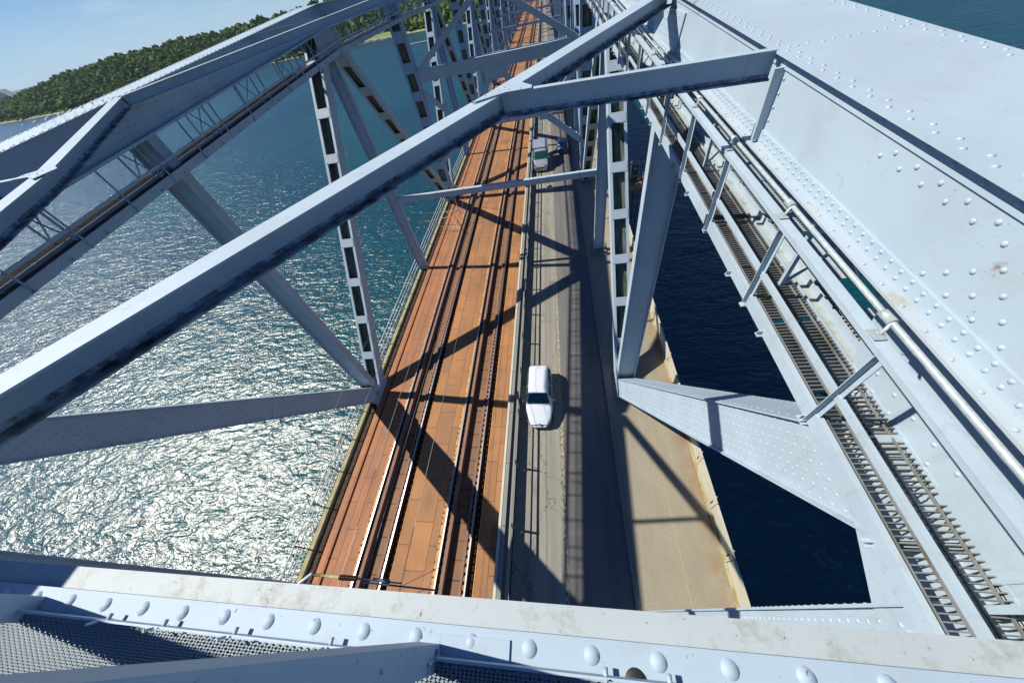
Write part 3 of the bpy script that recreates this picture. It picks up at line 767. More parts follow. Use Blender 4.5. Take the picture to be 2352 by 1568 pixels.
# ------------------------------------------------------------------ water
m = mat('sea_water', (.003, .085, .09), .27); M_SEA = m; t = NT(m)
m.node_tree.nodes['Principled BSDF'].inputs['IOR'].default_value = 1.52
cpos = t.n('ShaderNodeSeparateXYZ'); t.l(t.coord(), cpos.inputs[0])
nearf = t.n('ShaderNodeVectorMath', operation='LENGTH'); t.l(t.coord(), nearf.inputs[0])
wind = math.radians(-48)
h1 = t.noise(.22, 6, (1.0, 3.2, 1), .6); 
mpA = t.mapping((1.0, 2.4, 1), rot=(0, 0, wind))
def wn(sc, sx, sy, rot, det=3, rough=.5, dist=.6):
    x = t.n('ShaderNodeTexNoise'); x.inputs['Scale'].default_value = sc; x.inputs['Detail'].default_value = det
    x.inputs['Roughness'].default_value = rough; x.inputs['Distortion'].default_value = dist
    t.l(t.mapping((sx, sy, 1), rot=(0, 0, rot)), x.inputs['Vector']); return x.outputs[0]
nA = wn(.09, 1, 2.4, wind, 2); nB = wn(.30, 1, 2.3, wind + .15, 1, .5, 1.2); nC = wn(.85, 1, 2.0, wind - .2, 2, .5, 1.6); nD = wn(3.2, 1, 1.7, wind + .3, 2, .5, 1.5)
b1 = t.bump(nA, 1.0, .7); b2 = t.bump(nB, 1.0, .34, b1); b3 = t.bump(nC, 1.0, .12, b2); b3 = t.bump(nD, 1.0, .022, b3)
t.normal(b3)
big = t.ramp(t.noise(.012, 4), .35, .65)
colr = t.mix(big, (.0010, .030, .047), (.0014, .050, .058))
colr = t.mix(t.ramp(nB, .42, .66), colr, t.mix(1.0, colr, (1.0, 1.28, 1.25), 'MULTIPLY')); colr = t.mix(t.ramp(nC, .45, .7), colr, t.mix(1.0, colr, (1, 1.2, 1.2), 'MULTIPLY'))  # crests painted lighter, standing in for light contrast on the ripples
foam = t.ramp(wn(.33, 1, 2.6, wind, 6, .72), .715, .75)
colr = t.mix(foam, colr, (.55, .62, .62)); t.base(colr)
mb = MB(); mb.add([(-22000, -9000, -35), (22000, -9000, -35), (22000, 26000, -35), (-22000, 26000, -35)], [(0, 1, 2, 3)])
mb.build('water', M_SEA, kind='structure')

# ------------------------------------------------------------------ road vehicles
def lerp_keys(keys, s):
    if s <= keys[0][0]: return keys[0][1]
    for (a, va), (b_, vb) in zip(keys, keys[1:]):
        if s <= b_:
            q = (s - a) / (b_ - a); q = q * q * (3 - 2 * q) * .5 + q * .5
            return va + (vb - va) * q
    return keys[-1][1]
def carpaint(name, col, metal=.0):
    m = mat(name, col, .22, metal); m.node_tree.nodes['Principled BSDF'].inputs['Coat Weight'].default_value = .6
    return m
M_GLASS = mat('tinted_window_glass', (.012, .07, .075), .08, 0, .35)
M_TYRE = mat('tyre_rubber', (.02, .02, .02), .8); M_LAMP = mat('headlight_glass', (.45, .48, .52), .1, .6); M_TAIL = mat('tail_light', (.4, .01, .01), .25)
M_PLATE = mat('number_plate_yellow', (.7, .38, .02), .5); M_TRIM = mat('dark_trim', (.02, .02, .022), .5)
def vehicle(name, label, group, loc, rot, P):
    """front at local y=0, tail at y=L; P: half width, shoulder, top and roof half width keys"""
    L = P['L']; root = empty(name, (0, 0, 0), label, P['cat'], group)
    hw = lambda s: lerp_keys(P['w'], s / L); zt = lambda s: lerp_keys(P['top'], s / L); zs = lambda s: lerp_keys(P['sh'], s / L); wr = lambda s: lerp_keys(P['wr'], s / L)
    def sec(s):
        w = hw(s); key = [(w * .90, P['zb']), (w, P['zb'] + .22), (w * 1.0, zs(s) * .80), (w * .97, zs(s)), (wr(s) + .03, zt(s) - .035), (wr(s) - .07, zt(s) - .006), (wr(s) * .5, zt(s) + .012), (0, zt(s) + .018)]
        return key
    n = 44
    def grid(i0, i1, j0, j1, off=0., fine=1):
        pass
    ring = []
    for i in range(n + 1):
        s = L * i / n; k = sec(s); ring.append([(-x, z) for (x, z) in k] + [(x, z) for (x, z) in reversed(k[:-1])])
    mb = MB(); m_ = len(ring[0])
    for i in range(n + 1):
        for (x, z) in ring[i]: mb.v.append((x, L * i / n, z))
    for i in range(n):
        for j in range(m_ - 1): mb.face([i * m_ + j, i * m_ + j + 1, (i + 1) * m_ + j + 1, (i + 1) * m_ + j], 0, True)
    mb.face(list(range(m_)), 0); mb.face([n * m_ + j for j in reversed(range(m_))], 0)
    for sy in P['axles']:           # dark wheel arches
        for sx in (-1, 1): mb.tube([(sx * (hw(sy) + .004), sy, .30), (sx * (hw(sy) - .05), sy, .30)], P['r'] + .06, 16, 1)
    body = mb.build('body', [P['paint'], M_TRIM], root)
    def patch(nm, s0, s1, j0, j1, side, mt, shrink=.0):
        mb = MB(); q = 8; kk = []
        for a in range(q + 1):
            s = s0 + (s1 - s0) * a / q; k = sec(s)
            A = Vector((k[j0][0], s, k[j0][1])); B = Vector((k[j1][0], s, k[j1][1]))
            A2 = A.lerp(B, shrink); B2 = B.lerp(A, shrink)
            nn = Vector((-(A.z - B.z) * -1, 0, (A.x - B.x))); 
            kk.append((A2, B2))
        for (A, B) in kk:
            for v in (A, B): mb.v.append((side * (v.x + .02), v.y, v.z + .012))
        for a in range(q): mb.face([2 * a, 2 * a + 1, 2 * a + 3, 2 * a + 2] if side > 0 else [2 * a + 2, 2 * a + 3, 2 * a + 1, 2 * a], 0, True)
        return mb.build(nm, mt, root)
    for side in (-1, 1):
        for (a, b_) in P['side_win']: patch('side_window', a, b_, 3, 4, side, M_GLASS, .12)
    def screen(nm, s0, s1):
        mb = MB(); q = 8
        for a in range(q + 1):
            s = s0 + (s1 - s0) * a / q; k = sec(s)
            pts = [(-(k[4][0] - .03), k[4][1]), (-k[5][0], k[5][1]), (-k[6][0], k[6][1]), (0, k[7][1]), (k[6][0], k[6][1]), (k[5][0], k[5][1]), (k[4][0] - .03, k[4][1])]
            for (x, z) in pts: mb.v.append((x, s, z + .012))
        for a in range(q):
            for j in range(6): mb.face([a * 7 + j, a * 7 + j + 1, a * 7 + 8 + j, a * 7 + 7 + j], 0, True)
        return mb.build(nm, M_GLASS, root)
    ws = screen('windscreen', *P['wind'])
    if P.get('rear'): screen('rear_window', *P['rear'])
    mb = MB()
    for e in (-.35, .1): mb.bar((e, P['wind'][0] + .02, zt(P['wind'][0]) + .05), (e + .33, P['wind'][0] + .16, zt(P['wind'][0] + .16) + .04), .015, .015)
    mb.build('wiper', M_TRIM, ws)
    for sy in P['axles']:
        for sx in (-1, 1):
            mb = MB(); mb.tube([(sx * (hw(sy) - .16), sy, P['r']), (sx * (hw(sy) + .012), sy, P['r'])], P['r'], 18, 0)
            wh = mb.build('wheel', M_TYRE, root)
            mb = MB(); mb.tube([(sx * (hw(sy) - .02), sy, P['r']), (sx * (hw(sy) + .02), sy, P['r'])], P['r'] * .6, 12, 0); mb.build('rim', M_GALV, wh)
    for sx in (-1, 1):
        patch('headlight', .10, .50, 3, 4, sx, M_LAMP, .05)
        mb = MB(); w0 = hw(.12) * .98
        zl = zs(.2) - .02
        mb.poly([(sx * (w0 - .04), .12, zl - .02), (sx * (w0 - .42), -.0, zl - .10), (sx * (w0 - .36), .12, zl + .02), (sx * (w0 - .06), .42, zl + .065)], .02, (0, -.4, .9)); mb.build('headlight', M_LAMP, root)
        mb = MB(); wl_ = hw(L - .03); mb.box(min(sx * (wl_ - .02), sx * (wl_ - .2)), max(sx * (wl_ - .02), sx * (wl_ - .2)), L - .10, L + .012, zs(L) - .2, zs(L) + .02); mb.build('tail_light', M_TAIL, root)
        sm = P['wind'][0] + .28; w1 = hw(sm)
        mb = MB(); mb.bar((sx * (w1 - .05), sm, zs(sm) + .03), (sx * (w1 + .06), sm - .02, zs(sm) + .06), .04, .03); mb.tube([(sx * (w1 + .04), sm - .02, zs(sm) + .08), (sx * (w1 + .19), sm - .05, zs(sm) + .09)], [.055, .05], 10); mb.build('wing_mirror', P['paint'], root)
    mb = MB(); w0 = hw(0)
    mb.box(-w0 * .98, w0 * .98, -.05, .02, P['zb'] + .08, P['zb'] + .26, 0); mb.box(-w0 * .8, w0 * .8, -.075, -.05, P['zb'] + .1, P['zb'] + .22, 0); mb.build('bumper', P['paint'], root)
    mb = MB(); zg = zs(.05) - .06
    for sx in (-1, 1): mb.box(min(sx * .06, sx * w0 * .62), max(sx * .06, sx * w0 * .62), -.02, .05, zg - .06, zg + .01)
    mb.box(-w0 * .6, w0 * .6, -.065, 0, P['zb'] + .13, P['zb'] + .2)
    mb.build('grille', M_TRIM, root)
    if P.get('plate'):
        mb = MB(); mb.box(-.24, .24, -.08, -.062, .36, .48); mb.build('number_plate', M_PLATE, root)
    return root, (zt, zs, hw, wr)
def park(root, loc, rot):
    root.rotation_euler = (0, 0, rot); root.location = loc
hatch = dict(cat='car', L=3.82, zb=.16, r=.27, axles=(.70, 3.05), paint=carpaint('white_car_paint', (.60, .63, .70)),
    w=[(0, .42), (.02, .54), (.07, .68), (.2, .785), (.75, .79), (.93, .74), (1, .62)], sh=[(0, .50), (.05, .58), (.25, .76), (.4, .82), (.9, .86), (1, .70)],
    top=[(0, .54), (.05, .64), (.27, .88), (.42, 1.27), (.52, 1.34), (.82, 1.34), (.93, 1.27), (.975, .98), (1, .74)],
    wr=[(0, .50), (.1, .62), (.27, .68), (.42, .53), (.85, .52), (1, .50)], side_win=[(1.50, 2.2), (2.28, 3.0), (3.06, 3.42)], wind=(1.10, 1.62), rear=(3.58, 3.73))
car, fn = vehicle('parked_car', 'white hatchback driving towards the camera on the pale lane', None, 0, 0, hatch)
car.name = 'hatchback_car'
mb = MB(); mb.tube([(0, 3.3, 1.35), (0, 3.5, 1.50)], .007, 6); mb.build('roof_aerial', M_TRIM, car)
mb = MB(); mb.tube([(-.0, -.03, .56), (0, .02, .62)], .045, 12); mb.build('bonnet_emblem', M_GALV, car); park(car, (-1.78, 8.05, 0), 0)
b2_ = dict(hatch); b2_.update(paint=carpaint('blue_grey_car_paint', (.07, .12, .19), .4), L=4.2)
c2, _ = vehicle('estate_car', 'dark blue-grey car driving away in the asphalt lane beside the van', None, 0, 0, b2_); park(c2, (1.02, 51.2, 0), math.pi)
b3_ = dict(hatch); b3_.update(paint=carpaint('black_car_paint', (.03, .035, .045), .2))
c3, _ = vehicle('saloon_car', 'dark car driving away in the deep shade behind the post', None, 0, 0, b3_); park(c3, (1.3, 70.5, 0), math.pi)
b4_ = dict(hatch); b4_.update(paint=carpaint('silver_far_paint', (.30, .33, .36), .4))
c4, _ = vehicle('distant_car', 'tiny silver car far down the road at the top edge', None, 0, 0, b4_); park(c4, (.9, 246, 0), math.pi)
van = dict(cat='van', L=4.9, zb=.2, r=.30, axles=(.85, 3.9), paint=carpaint('silver_van_paint', (.38, .41, .46), .35),
    w=[(0, .72), (.04, .84), (.15, .90), (1, .90)], sh=[(0, .62), (.05, .85), (.2, 1.08), (.26, 1.2), (1, 1.2)],
    top=[(0, .68), (.05, .90), (.19, 1.16), (.33, 1.98), (.40, 2.06), (1, 2.04)], wr=[(0, .6), (.1, .74), (.2, .8), (.34, .72), (1, .76)],
    side_win=[(1.2, 1.75)], wind=(.98, 1.56), plate=True)
v_, _ = vehicle('delivery_van', 'silver van with ribbed box roof and yellow number plate coming towards the camera', None, 0, 0, van)
mb = MB(); mb.box(-.92, .92, 2.0, 4.95, .5, 2.22, 0)
for k in range(11): mb.box(-.9, .9, 2.08 + k * .265, 2.12 + k * .265, 2.22, 2.245)
mb.build('cargo_box', mat('van_box_panel', (.30, .34, .44), .5), v_); park(v_, (-1.86, 42.4, 0), 0)

# ------------------------------------------------------------------ hanging lamps, wires, masts
M_LAMPB = mat('lamp_bowl', (.40, .30, .22), .5)
def lamp(y, z, x, lab, g):
    root = empty('hanging_lamp', (x, y, z), lab, 'street lamp', g)
    mb = MB(); mb.dome((x, y, z - .16), (0, 0, 1), .24, 0, .8, 18); mb.tube([(x, y, z - .2), (x, y, z - .15)], .25, 18); mb.build('lamp_shade', M_LAMPB, root)
    mb = MB(); mb.tube([(x, y, z), (x, y, z + .55)], .025, 8); mb.build('lamp_rod', M_GALV, root); return root
lamp(24.9, 6.2, -.60, 'round brown hanging lamp just below the nearest slender cross strut', 'hanging road lamps')
for i, k in enumerate((0, 1, 2, 3)):
    lamp(66.55 + 27.86 * k, 8.5, -.1, 'small dark hanging lamp under a distant cross strut', 'distant hanging road lamps')
wires = [(-9.93, 4.85, .011, 'contact wire over the water-side track'), (-8.2, 4.8, .012, 'bright feeder wire between the two tracks, nearer the water'),
         (-5.88, 4.85, .010, 'contact wire over the track beside the road barrier'), (-6.35, 6.4, .008, 'thin upper wire over the track beside the road barrier'),
         (-10.2, 6.4, .008, 'thin upper wire over the water-side track')]
for (x, z, rr, lab) in wires:
    mb = MB(); mb.tube([(x + (.0 if z < 6 else .0), y, z - (0 if z < 6 else .25 * math.sin(max(0, (y - .4) % 28) / 28 * math.pi))) for y in [-10 + 4 * k for k in range(90)]], rr, 5)
    w_ = mb.build('overhead_wire', M_WIRE, None, lab, 'wire')
M_INS = mat('brown_insulator', (.05, .02, .015), .3)
def catenary(dy, lab):
    root = empty('catenary_bracket', (-9.3, .43 + dy, 4.9), lab, 'catenary bracket')
    mb = MB(); mb.tube([(-9.25, .46 + dy, 4.95), (-9.86, -.30 + dy, 5.3)], .055, 10); mb.tube([(-9.86, -.30 + dy, 5.3), (-12.7, -.2 + dy, 5.6)], .05, 8); mb.build('bracket_tube', M_GALV, root)
    mb = MB(); mb.tube([(-9.22, .44 + dy, 4.93), (-8.2, .42 + dy, 4.9)], .045, 8); mb.build('bracket_arm', M_LICH, root)
    mb = MB()
    for k in range(9): mb.tube([(-8.15 + k * .075, .42 + dy, 4.9), (-8.12 + k * .075, .42 + dy, 4.9)], .085, 12)
    mb.tube([(-8.2, .42 + dy, 4.9), (-7.4, .42 + dy, 4.9)], .04, 8); mb.build('insulator', M_INS, root)
    mb = MB(); mb.tube([(-7.4, .42 + dy, 4.9), (-5.85, .38 + dy, 4.88)], .022, 8); mb.tube([(-7.3, .34 + dy, 4.84), (-4.6, .27 + dy, 4.84)], .026, 8)
    mb.tube([(-6.9, .44 + dy, 4.9), (-6.3, .4 + dy, 4.9)], .05, 8); mb.tube([(-6.35, .32 + dy, 4.8), (-6.3, .5 + dy, 5.0)], .03, 6)
    mb.tube([(-5.9, .3 + dy, 4.8), (-4.6, .9 + dy, 4.86)], .008, 5); mb.tube([(-5.0, .28 + dy, 4.8), (-6.4, -.3 + dy, 4.8)], .008, 5)
    mb.build('steady_arm', mat('blue_grey_rod', (.06, .09, .16), .5), root)
    return root
catenary(0, 'galvanised catenary bracket with brown insulator low over the near end of the tracks')
catenary(56, 'distant catenary bracket over the tracks near the fourth pair of posts')
# scaffold poles by the second heavy post
sc_ = empty('scaffold_poles', (-12.3, 32, 0), 'weathered scaffold poles lashed round the foot of the left truss beside the track', 'scaffolding')
M_POLE = mat('weathered_pole', (.36, .29, .18), .8)
for (a, c) in (((-14.6, 32.6, 1.5), (-10.6, 32.1, 1.6)), ((-14.6, 30.5, 1.5), (-11.6, 31.2, 1.5)), ((-11.6, 34.8, 3.4), (-11.2, 34.6, -.2)), ((-10.9, 33.2, 3.2), (-10.5, 32.4, -.2)),
               ((-12.4, 33.8, .8), (-10.2, 29.6, .9)), ((-11.3, 32.4, 3.4), (-10.9, 31.8, .0)), ((-11.8, 36, 2.6), (-8.6, 34.4, 2.7)), ((-12.1, 36.4, 2.2), (-9.4, 33.0, 2.3)), ((-13.4, 31.4, .6), (-10.6, 30.6, .5))):
    mb = MB(); mb.tube([a, c], .032, 6); mb.build('pole', M_POLE, sc_)

# ------------------------------------------------------------------ orange maintenance basket beyond the parapet
wp = empty('work_platform', (10.2, 43, -3.2), 'orange maintenance basket with grey cabinet hanging beyond the footpath parapet', 'work platform')
M_OR = mat('orange_paint', (.55, .11, .03), .5); M_DECKW = mat('sandy_platform_floor', (.42, .28, .17), .8); M_CAB = mat('olive_cabinet', (.08, .09, .06), .6); M_CABF = mat('cream_frame', (.5, .5, .38), .6)
mb = MB(); mb.box(8.5, 10.9, 41.1, 43.7, -3.3, -3.2); mb.build('platform_floor', M_DECKW, wp)
mb = MB()
for (x0, x1, y0, y1) in ((8.4, 8.52, 41.0, 43.8), (10.88, 11.0, 41.0, 43.8), (8.4, 11.0, 43.7, 43.82), (8.4, 11.0, 41.0, 41.08)): mb.box(x0, x1, y0, y1, -3.45, -3.05)
mb.tube([(9.9, 43.0, -3.1), (10.7, 42.8, -3.1)], .25, 10); mb.build('edge_frame', M_OR, wp)
mb = MB()
for x in (8.46, 9.3, 10.1, 10.94):
    for y in (41.1, 43.7): mb.tube([(x, y, -3.3), (x, y, -2.3)], .025, 6)
for z in (-2.3, -2.75): mb.tube([(8.46, 43.7, z), (8.46, 41.1, z), (10.94, 41.1, z), (10.94, 43.7, z)], .028, 6)
mb.build('guard_rail', mat('cream_rail', (.45, .43, .36), .6), wp)
mb = MB(); mb.box(9.25, 10.1, 42.9, 43.5, -3.2, -.85); mb.build('control_cabinet', M_CAB, wp)
mb = MB()
for x in (9.2, 10.1): mb.box(x, x + .06, 42.84, 42.9, -3.2, -.7); mb.box(x, x + .06, 42.84, 43.56, -.8, -.7)
for y in (42.84, 43.5): mb.box(9.2, 10.16, y, y + .06, -.8, -.7)
mb.box(9.2, 10.16, 42.84, 42.9, -2.3, -2.22); mb.box(9.6, 9.85, 42.87, 42.9, -1.5, -1.2); mb.build('cabinet_frame', M_CABF, wp)
mb = MB()
for (x, y) in ((9.3, 41), (9.5, 41.1), (9.9, 41)): mb.tube([(x, y, -3.3), (x + .1, y, -9), (x - .15, y, -16), (x, y, -36)], .045, 6)
mb.build('hanging_hose', M_BLACK, wp)
mb = MB(); mb.tube([(8.6, 43.4, -3.2), (6.3, 43.0, -1.2)], .09, 6); mb.tube([(8.7, 41.5, -3.2), (6.3, 41.5, -1.2)], .09, 6); mb.build('support_arm', M_OR, wp)

# ------------------------------------------------------------------ land
SH = [(-6000, 3000), (-4000, 2250), (-2600, 1500), (-1900, 1130), (-1590, 986), (-1400, 923), (-1187, 869), (-800, 880), (-381, 872), (-302, 842), (-245, 826), (-165, 777), (-60, 735), (55, 713), (400, 760), (900, 980), (2000, 1500), (6000, 4200)]
def shore(x): 
    for (a, ya), (c, yc) in zip(SH, SH[1:]):
        if x <= c: return ya + (yc - ya) * (x - a) / (c - a)
    return SH[-1][1]
def hill(x):
    K = [(-6000, 6), (-2600, 22), (-1950, 29), (-1650, 34), (-1430, 42), (-1250, 52), (-900, 50), (-500, 50), (-300, 50), (-100, 50), (300, 50), (6000, 40)]
    for (a, ya), (c, yc) in zip(K, K[1:]):
        if x <= c: return ya + (yc - ya) * (x - a) / (c - a)
    return 40
from mathutils import noise as mn
def gz(x, y):
    d = y - shore(x)
    if d < 0: return -35.6 + d * .02
    t_ = min(1, d / 190.); t_ = t_ * t_ * (3 - 2 * t_) * .6 + t_ * .4
    if -520 < x < -290 and d < 60: t_ *= .35
    return -34.6 + min(1.2, d * .15) + t_ * (hill(x) + 9 * mn.noise((x * .006, y * .006, 1))) + 2 * mn.noise((x * .03, y * .03, 3)) + (min(14, max(0, d - 230) * .05) if x < -1550 else 0)
m = mat('grassy_land', (.08, .13, .03), .9); M_LAND = m; t = NT(m)
sx_ = t.n('ShaderNodeSeparateXYZ'); t.l(t.coord(), sx_.inputs[0])
land = t.mix(t.ramp(t.noise(.006, 5), .42, .58), (.13, .22, .035), (.06, .12, .03))
t.base(t.mix(t.ramp(sx_.outputs[2], -34.4, -32.2) if False else t.n('ShaderNodeMapRange').outputs[0], land, land))
mr = [n for n in t.t.nodes if n.type == 'MAP_RANGE'][0]; t.l(sx_.outputs[2], mr.inputs[0]); mr.inputs[1].default_value = -33.6; mr.inputs[2].default_value = -33.0
mx = [n for n in t.t.nodes if n.type == 'MIX'][-1]
t.base(t.mix(mr.outputs[0], (.24, .21, .15), land))
mb = MB(); xs = [-6000 + 250 * i for i in range(14)] + [-2500 + 28 * i for i in range(110)] + [600 + 180 * i for i in range(30)]
ds = [-30, -4, 2, 8, 16, 30, 50, 75, 105, 140, 175, 215, 300, 500, 900, 1800, 4000]
for x in xs:
    for d in ds: y = shore(x) + d; mb.v.append((x, y, gz(x, y)))
nd = len(ds)
for i in range(len(xs) - 1):
    for j in range(nd - 1): mb.face([i * nd + j, (i + 1) * nd + j, (i + 1) * nd + j + 1, i * nd + j + 1], 0, True)
mb.build('terrain', M_LAND, kind='structure')
# far hills
m = mat('haze_tinted_hills', (.045, .075, .075), .95)  # blue-green base carries painted haze on top of the air volume
mb = MB(); fx = [-16000 + 400 * i for i in range(60)]
for x in fx:
    yb = 5200 - x * .12
    for d, zz in ((0, -34), (600, 10 + 16 * abs(mn.noise((x * .0004, 3, 0)))), (1500, 40 + 18 * mn.noise((x * .0003, 0, 5))), (3000, -34)): mb.v.append((x, yb + d, zz))
for i in range(len(fx) - 1):
    for j in range(3): mb.face([i * 4 + j, (i + 1) * 4 + j, (i + 1) * 4 + j + 1, i * 4 + j + 1], 0, True)
mb.build('distant_hills', m, kind='structure')

# forest
def foliage(name, a, b_, c_):
    m = mat(name, a, .85, 0, .15); t = NT(m)
    col = t.mix(t.ramp(t.noise(.05, 3, rough=.7), .38, .62), a, b_)
    vo = t.n('ShaderNodeTexVoronoi'); vo.inputs['Scale'].default_value = .085; t.l(t.coord(), vo.inputs['Vector'])
    sv = t.n('ShaderNodeSeparateColor'); t.l(vo.outputs['Color'], sv.inputs[0])
    col = t.mix(t.ramp(sv.outputs[0], .35, .9), col, t.mix(t.ramp(sv.outputs[1], .3, .7), b_, c_)); col = t.mix(t.ramp(sv.outputs[2], .55, .95), col, tuple(q * .55 for q in a))
    col = t.mix(t.ramp(t.noise(.55, 3), .55, .75), col, c_)
    t.base(col); t.normal(t.bump(t.noise(.9, 4), .9, 1.2)); return m
M_FOR = foliage('mixed_forest_leaves', (.035, .085, .016), (.11, .19, .025), (.17, .24, .03))
def ico():
    p = (1 + 5 ** .5) / 2
    V = [Vector(v).normalized() for v in ((-1, p, 0), (1, p, 0), (-1, -p, 0), (1, -p, 0), (0, -1, p), (0, 1, p), (0, -1, -p), (0, 1, -p), (p, 0, -1), (p, 0, 1), (-p, 0, -1), (-p, 0, 1))]
    F = [(0, 11, 5), (0, 5, 1), (0, 1, 7), (0, 7, 10), (0, 10, 11), (1, 5, 9), (5, 11, 4), (11, 10, 2), (10, 7, 6), (7, 1, 8), (3, 9, 4), (3, 4, 2), (3, 2, 6), (3, 6, 8), (3, 8, 9), (4, 9, 5), (2, 4, 11), (6, 2, 10), (8, 6, 7), (9, 8, 1)]
    return V, F
IV, IF = ico()
def blob(mb, c, r, sq=1.0, mi=0):
    o = len(mb.v)
    for v in IV:
        q = r * random.uniform(.72, 1.22); mb.v.append((c[0] + v.x * q, c[1] + v.y * q, c[2] + v.z * q * sq))
    for f in IF: mb.face([o + i for i in f], mi, False)
def crown(mb, x, y, z, h):
    r = h * random.uniform(.20, .38); cz = z + h * .6
    blob(mb, (x, y, cz), r, 1.25)
    for k in range(4):
        an = random.uniform(0, 6.28); blob(mb, (x + math.cos(an) * r * .75, y + math.sin(an) * r * .75, cz + random.uniform(-.3, .45) * h * .6), r * random.uniform(.45, .7), 1.05)
mb = MB(); cnt = 0
x = -2350.
while x < 330:
    d = 7.
    while d < 260:
        step = 8.5 if d < 190 else 15
        xx = x + random.uniform(-4, 4); dd = d + random.uniform(-3, 3); y = shore(xx) + dd
        dens = mn.noise((xx * .004, y * .004, 9))
        clear = (-520 < xx < -290 and dd < 45) or (-190 < xx < -60 and 95 < dd < 190) or (xx < -1750 and dens < -.05)
        if not clear:
            crown(mb, xx, y, gz(xx, y) - 1, random.choice((10, 12, 14, 15, 17, 21)) * random.uniform(.85, 1.1) * (.8 if xx < -1700 else 1)); cnt += 1
        d += step
    x += 9.5
forest = mb.build('forest', M_FOR, None, 'dense green wood covering the hillside across the water', 'wood', kind='stuff')
# a few trees that stand up from the ridge line
M_BARK = mat('tree_bark', (.10, .075, .05), .9)
for i, (x, d, h) in enumerate([(-905, 196, 21), (-872, 200, 24), (-820, 198, 20), (-770, 205, 23), (-700, 200, 21), (-640, 203, 24), (-1015, 195, 20), (-1090, 190, 22), (-1190, 186, 20), (-560, 205, 23), (-480, 200, 24)]):
    y = shore(x) + d; z = gz(x, y) - 1
    root = empty('ridge_tree', (x, y, z), 'tall broadleaf tree standing above the ridge line of the wood', 'tree', 'tall trees on the ridge line')
    mb = MB(); mb.tube([(x, y, z), (x + .5, y, z + h * .4), (x, y, z + h * .75)], [.7, .45, .15], 7); mb.build('trunk', M_BARK, root)
    mb = MB()
    for k in range(34):
        an = random.uniform(0, 6.28); q = random.uniform(.35, .93); rr = random.uniform(0, h * .34) * (1.15 - q); blob(mb, (x + math.cos(an) * rr * 1.5, y + math.sin(an) * rr * 1.5, z + h * q), h * random.uniform(.07, .13))
    mb.build('crown', M_FOR, root)
# marina
M_HULL = mat('white_hull', (.75, .77, .78), .3); M_MAST = mat('pale_mast', (.7, .7, .68), .4); M_CABIN = mat('dark_cabin', (.06, .09, .14), .3)
bt = empty('moored_boat', (0, 0, 0), 'small white boat with mast moored at the jetty below the wood', 'boat', 'boats moored at the jetty')
mb = MB(); Lb = 9.
sec = [(-.5, .0, 1.0), (-.3, 1.1, .9), (0, 1.45, .85), (.3, 1.2, .95), (.5, .05, 1.25)]
for (q, w, z) in sec: mb.v += [(-w, q * Lb, z), (-w * .6, q * Lb * .94, 0), (w * .6, q * Lb * .94, 0), (w, q * Lb, z)]
for i in range(4):
    for (j, k) in ((0, 1), (1, 2), (2, 3), (3, 0)): mb.face([i * 4 + j, i * 4 + k, (i + 1) * 4 + k, (i + 1) * 4 + j])
mb.build('hull', M_HULL, bt)
mb = MB(); mb.box(-.8, .8, -2, 1.2, .9, 1.7); mb.build('cabin', M_CABIN, bt)
mb = MB(); mb.tube([(0, .6, .9), (0, .6, 12)], .12, 6); mb.tube([(0, .6, 2.2), (0, -3.2, 2.3)], .1, 6); mb.build('mast', M_MAST, bt)
for i in range(26):
    o = bt if i == 0 else copy_tree(bt)
    x = -405 + i * 4.6 + random.uniform(-1, 1); y = shore(x) - random.choice((9, 20, 31)) - random.uniform(0, 3)
    o.location = (x, y, -35.1); o.rotation_euler = (0, 0, random.choice((0, math.pi)) + random.uniform(-.1, .1)); 
mb = MB()
for i in range(6): x = -400 + i * 22; mb.box(x, x + 2.5, shore(x) - 42, shore(x) + 4, -34.6, -34.2)
mb.box(-410, -270, 818, 821, -34.6, -34.2)
mb.build('jetty', M_LICH, None, 'low timber jetty with boats below the wood', 'jetty')
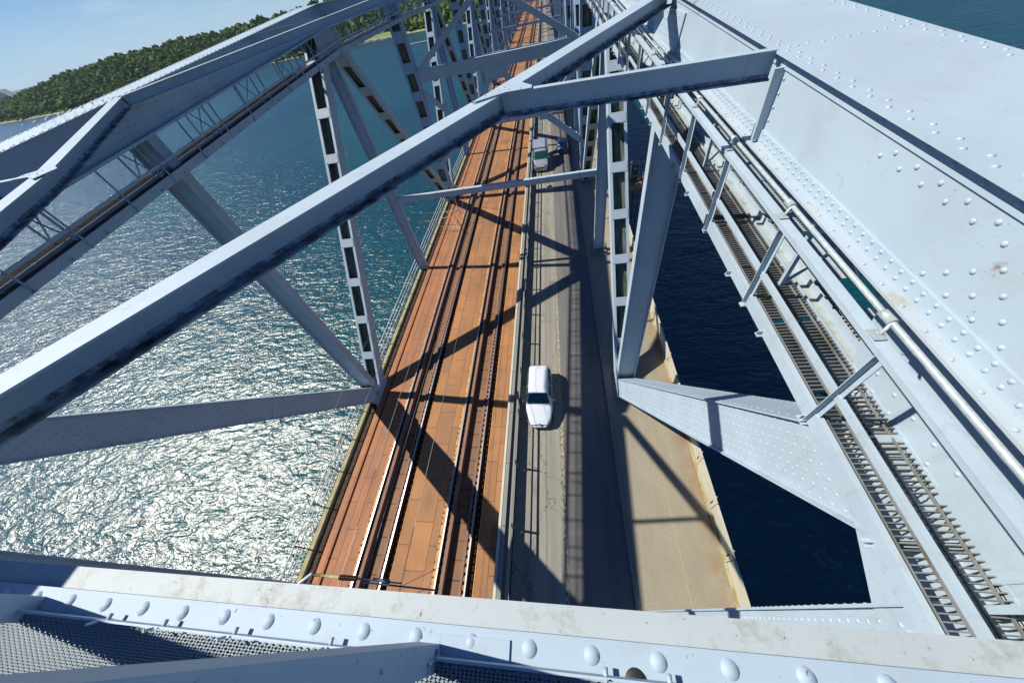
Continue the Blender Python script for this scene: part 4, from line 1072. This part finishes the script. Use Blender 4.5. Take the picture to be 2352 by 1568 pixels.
# houses near the left edge
def house(x, y, w, l, h, rc, rot, lab, wc=(.7, .68, .62)):
    z = gz(x, y) - .5; root = empty('house', (x, y, z), lab, 'house')
    mb = MB(); mb.box(x - w / 2, x + w / 2, y - l / 2, y + l / 2, z, z + h); wl_ = mb.build('wall', mat('house_wall', wc, .8), root)
    mb = MB(); 
    P_ = [(x - w / 2 - .5, y - l / 2 - .6, z + h), (x + w / 2 + .5, y - l / 2 - .6, z + h), (x, y - l / 2 - .6, z + h + w * .42)]
    mb.poly(P_, l + 1.2, (0, 1, 0)); rf = mb.build('roof', mat('house_roof', rc, .8), root)
    mb = MB(); mb.box(x + w * .15, x + w * .15 + .8, y, y + .8, z + h + 1, z + h + w * .42 + 1.2); mb.build('chimney', M_BARK, rf)
    for k in range(3):
        wx = x - w / 2 + (k + .5) * w / 3
        mb = MB(); mb.box(wx - .6, wx + .6, y - l / 2 - .04, y - l / 2, z + 1.2, z + 2.6); mb.build('window', M_CABIN, wl_)
house(-2080, 1400, 60, 26, 9, (.62, .62, .60), 0, 'long pale-roofed building at the far left edge behind the wood', (.8, .8, .78))
house(-1860, 1310, 34, 20, 8, (.26, .06, .035), 0, 'red-roofed house in the trees at the far left')
house(-1800, 1260, 22, 16, 7, (.30, .07, .04), 0, 'smaller red-roofed house nearest the wooded hill')
house(-1935, 1290, 20, 14, 7, (.22, .055, .035), 0, 'dark red roof between the long pale building and the wood')
# boat wakes
m = mat('white_wake', (.6, .66, .68), .6); t = NT(m); 
mb = MB()
for (x0, y0, x1, y1, w) in ((-150, 640, -235, 655, 3.2), (-120, 690, -60, 676, 3.5)):
    mb.bar((x0, y0, -34.99), (x1, y1, -34.99), w, .01)
mb.build('boat_wake', m, None, 'pale boat wake on the far water between the posts', 'wake', kind='stuff')
mb = MB()
bx = Vector((-58, 675, -35)); mb.box(-61, -55, 673.6, 676.4, -35, -33.9); mb.build('speed_boat', M_HULL, None, 'tiny white motor boat at the head of the right-hand wake', 'boat')

# ------------------------------------------------------------------ clear summer air: a thin haze round everything
m = bpy.data.materials.new('air_haze'); m.use_nodes = True; n = m.node_tree; n.nodes.clear()
o_ = n.nodes.new('ShaderNodeOutputMaterial'); v = n.nodes.new('ShaderNodeVolumePrincipled'); v.inputs['Color'].default_value = (.62, .78, .95, 1); v.inputs['Density'].default_value = .000032; v.inputs['Anisotropy'].default_value = .2
n.links.new(v.outputs[0], o_.inputs['Volume'])
mb = MB(); mb.box(-21000, 21000, -8500, 25000, -37, 260); mb.build('haze', m, kind='stuff')
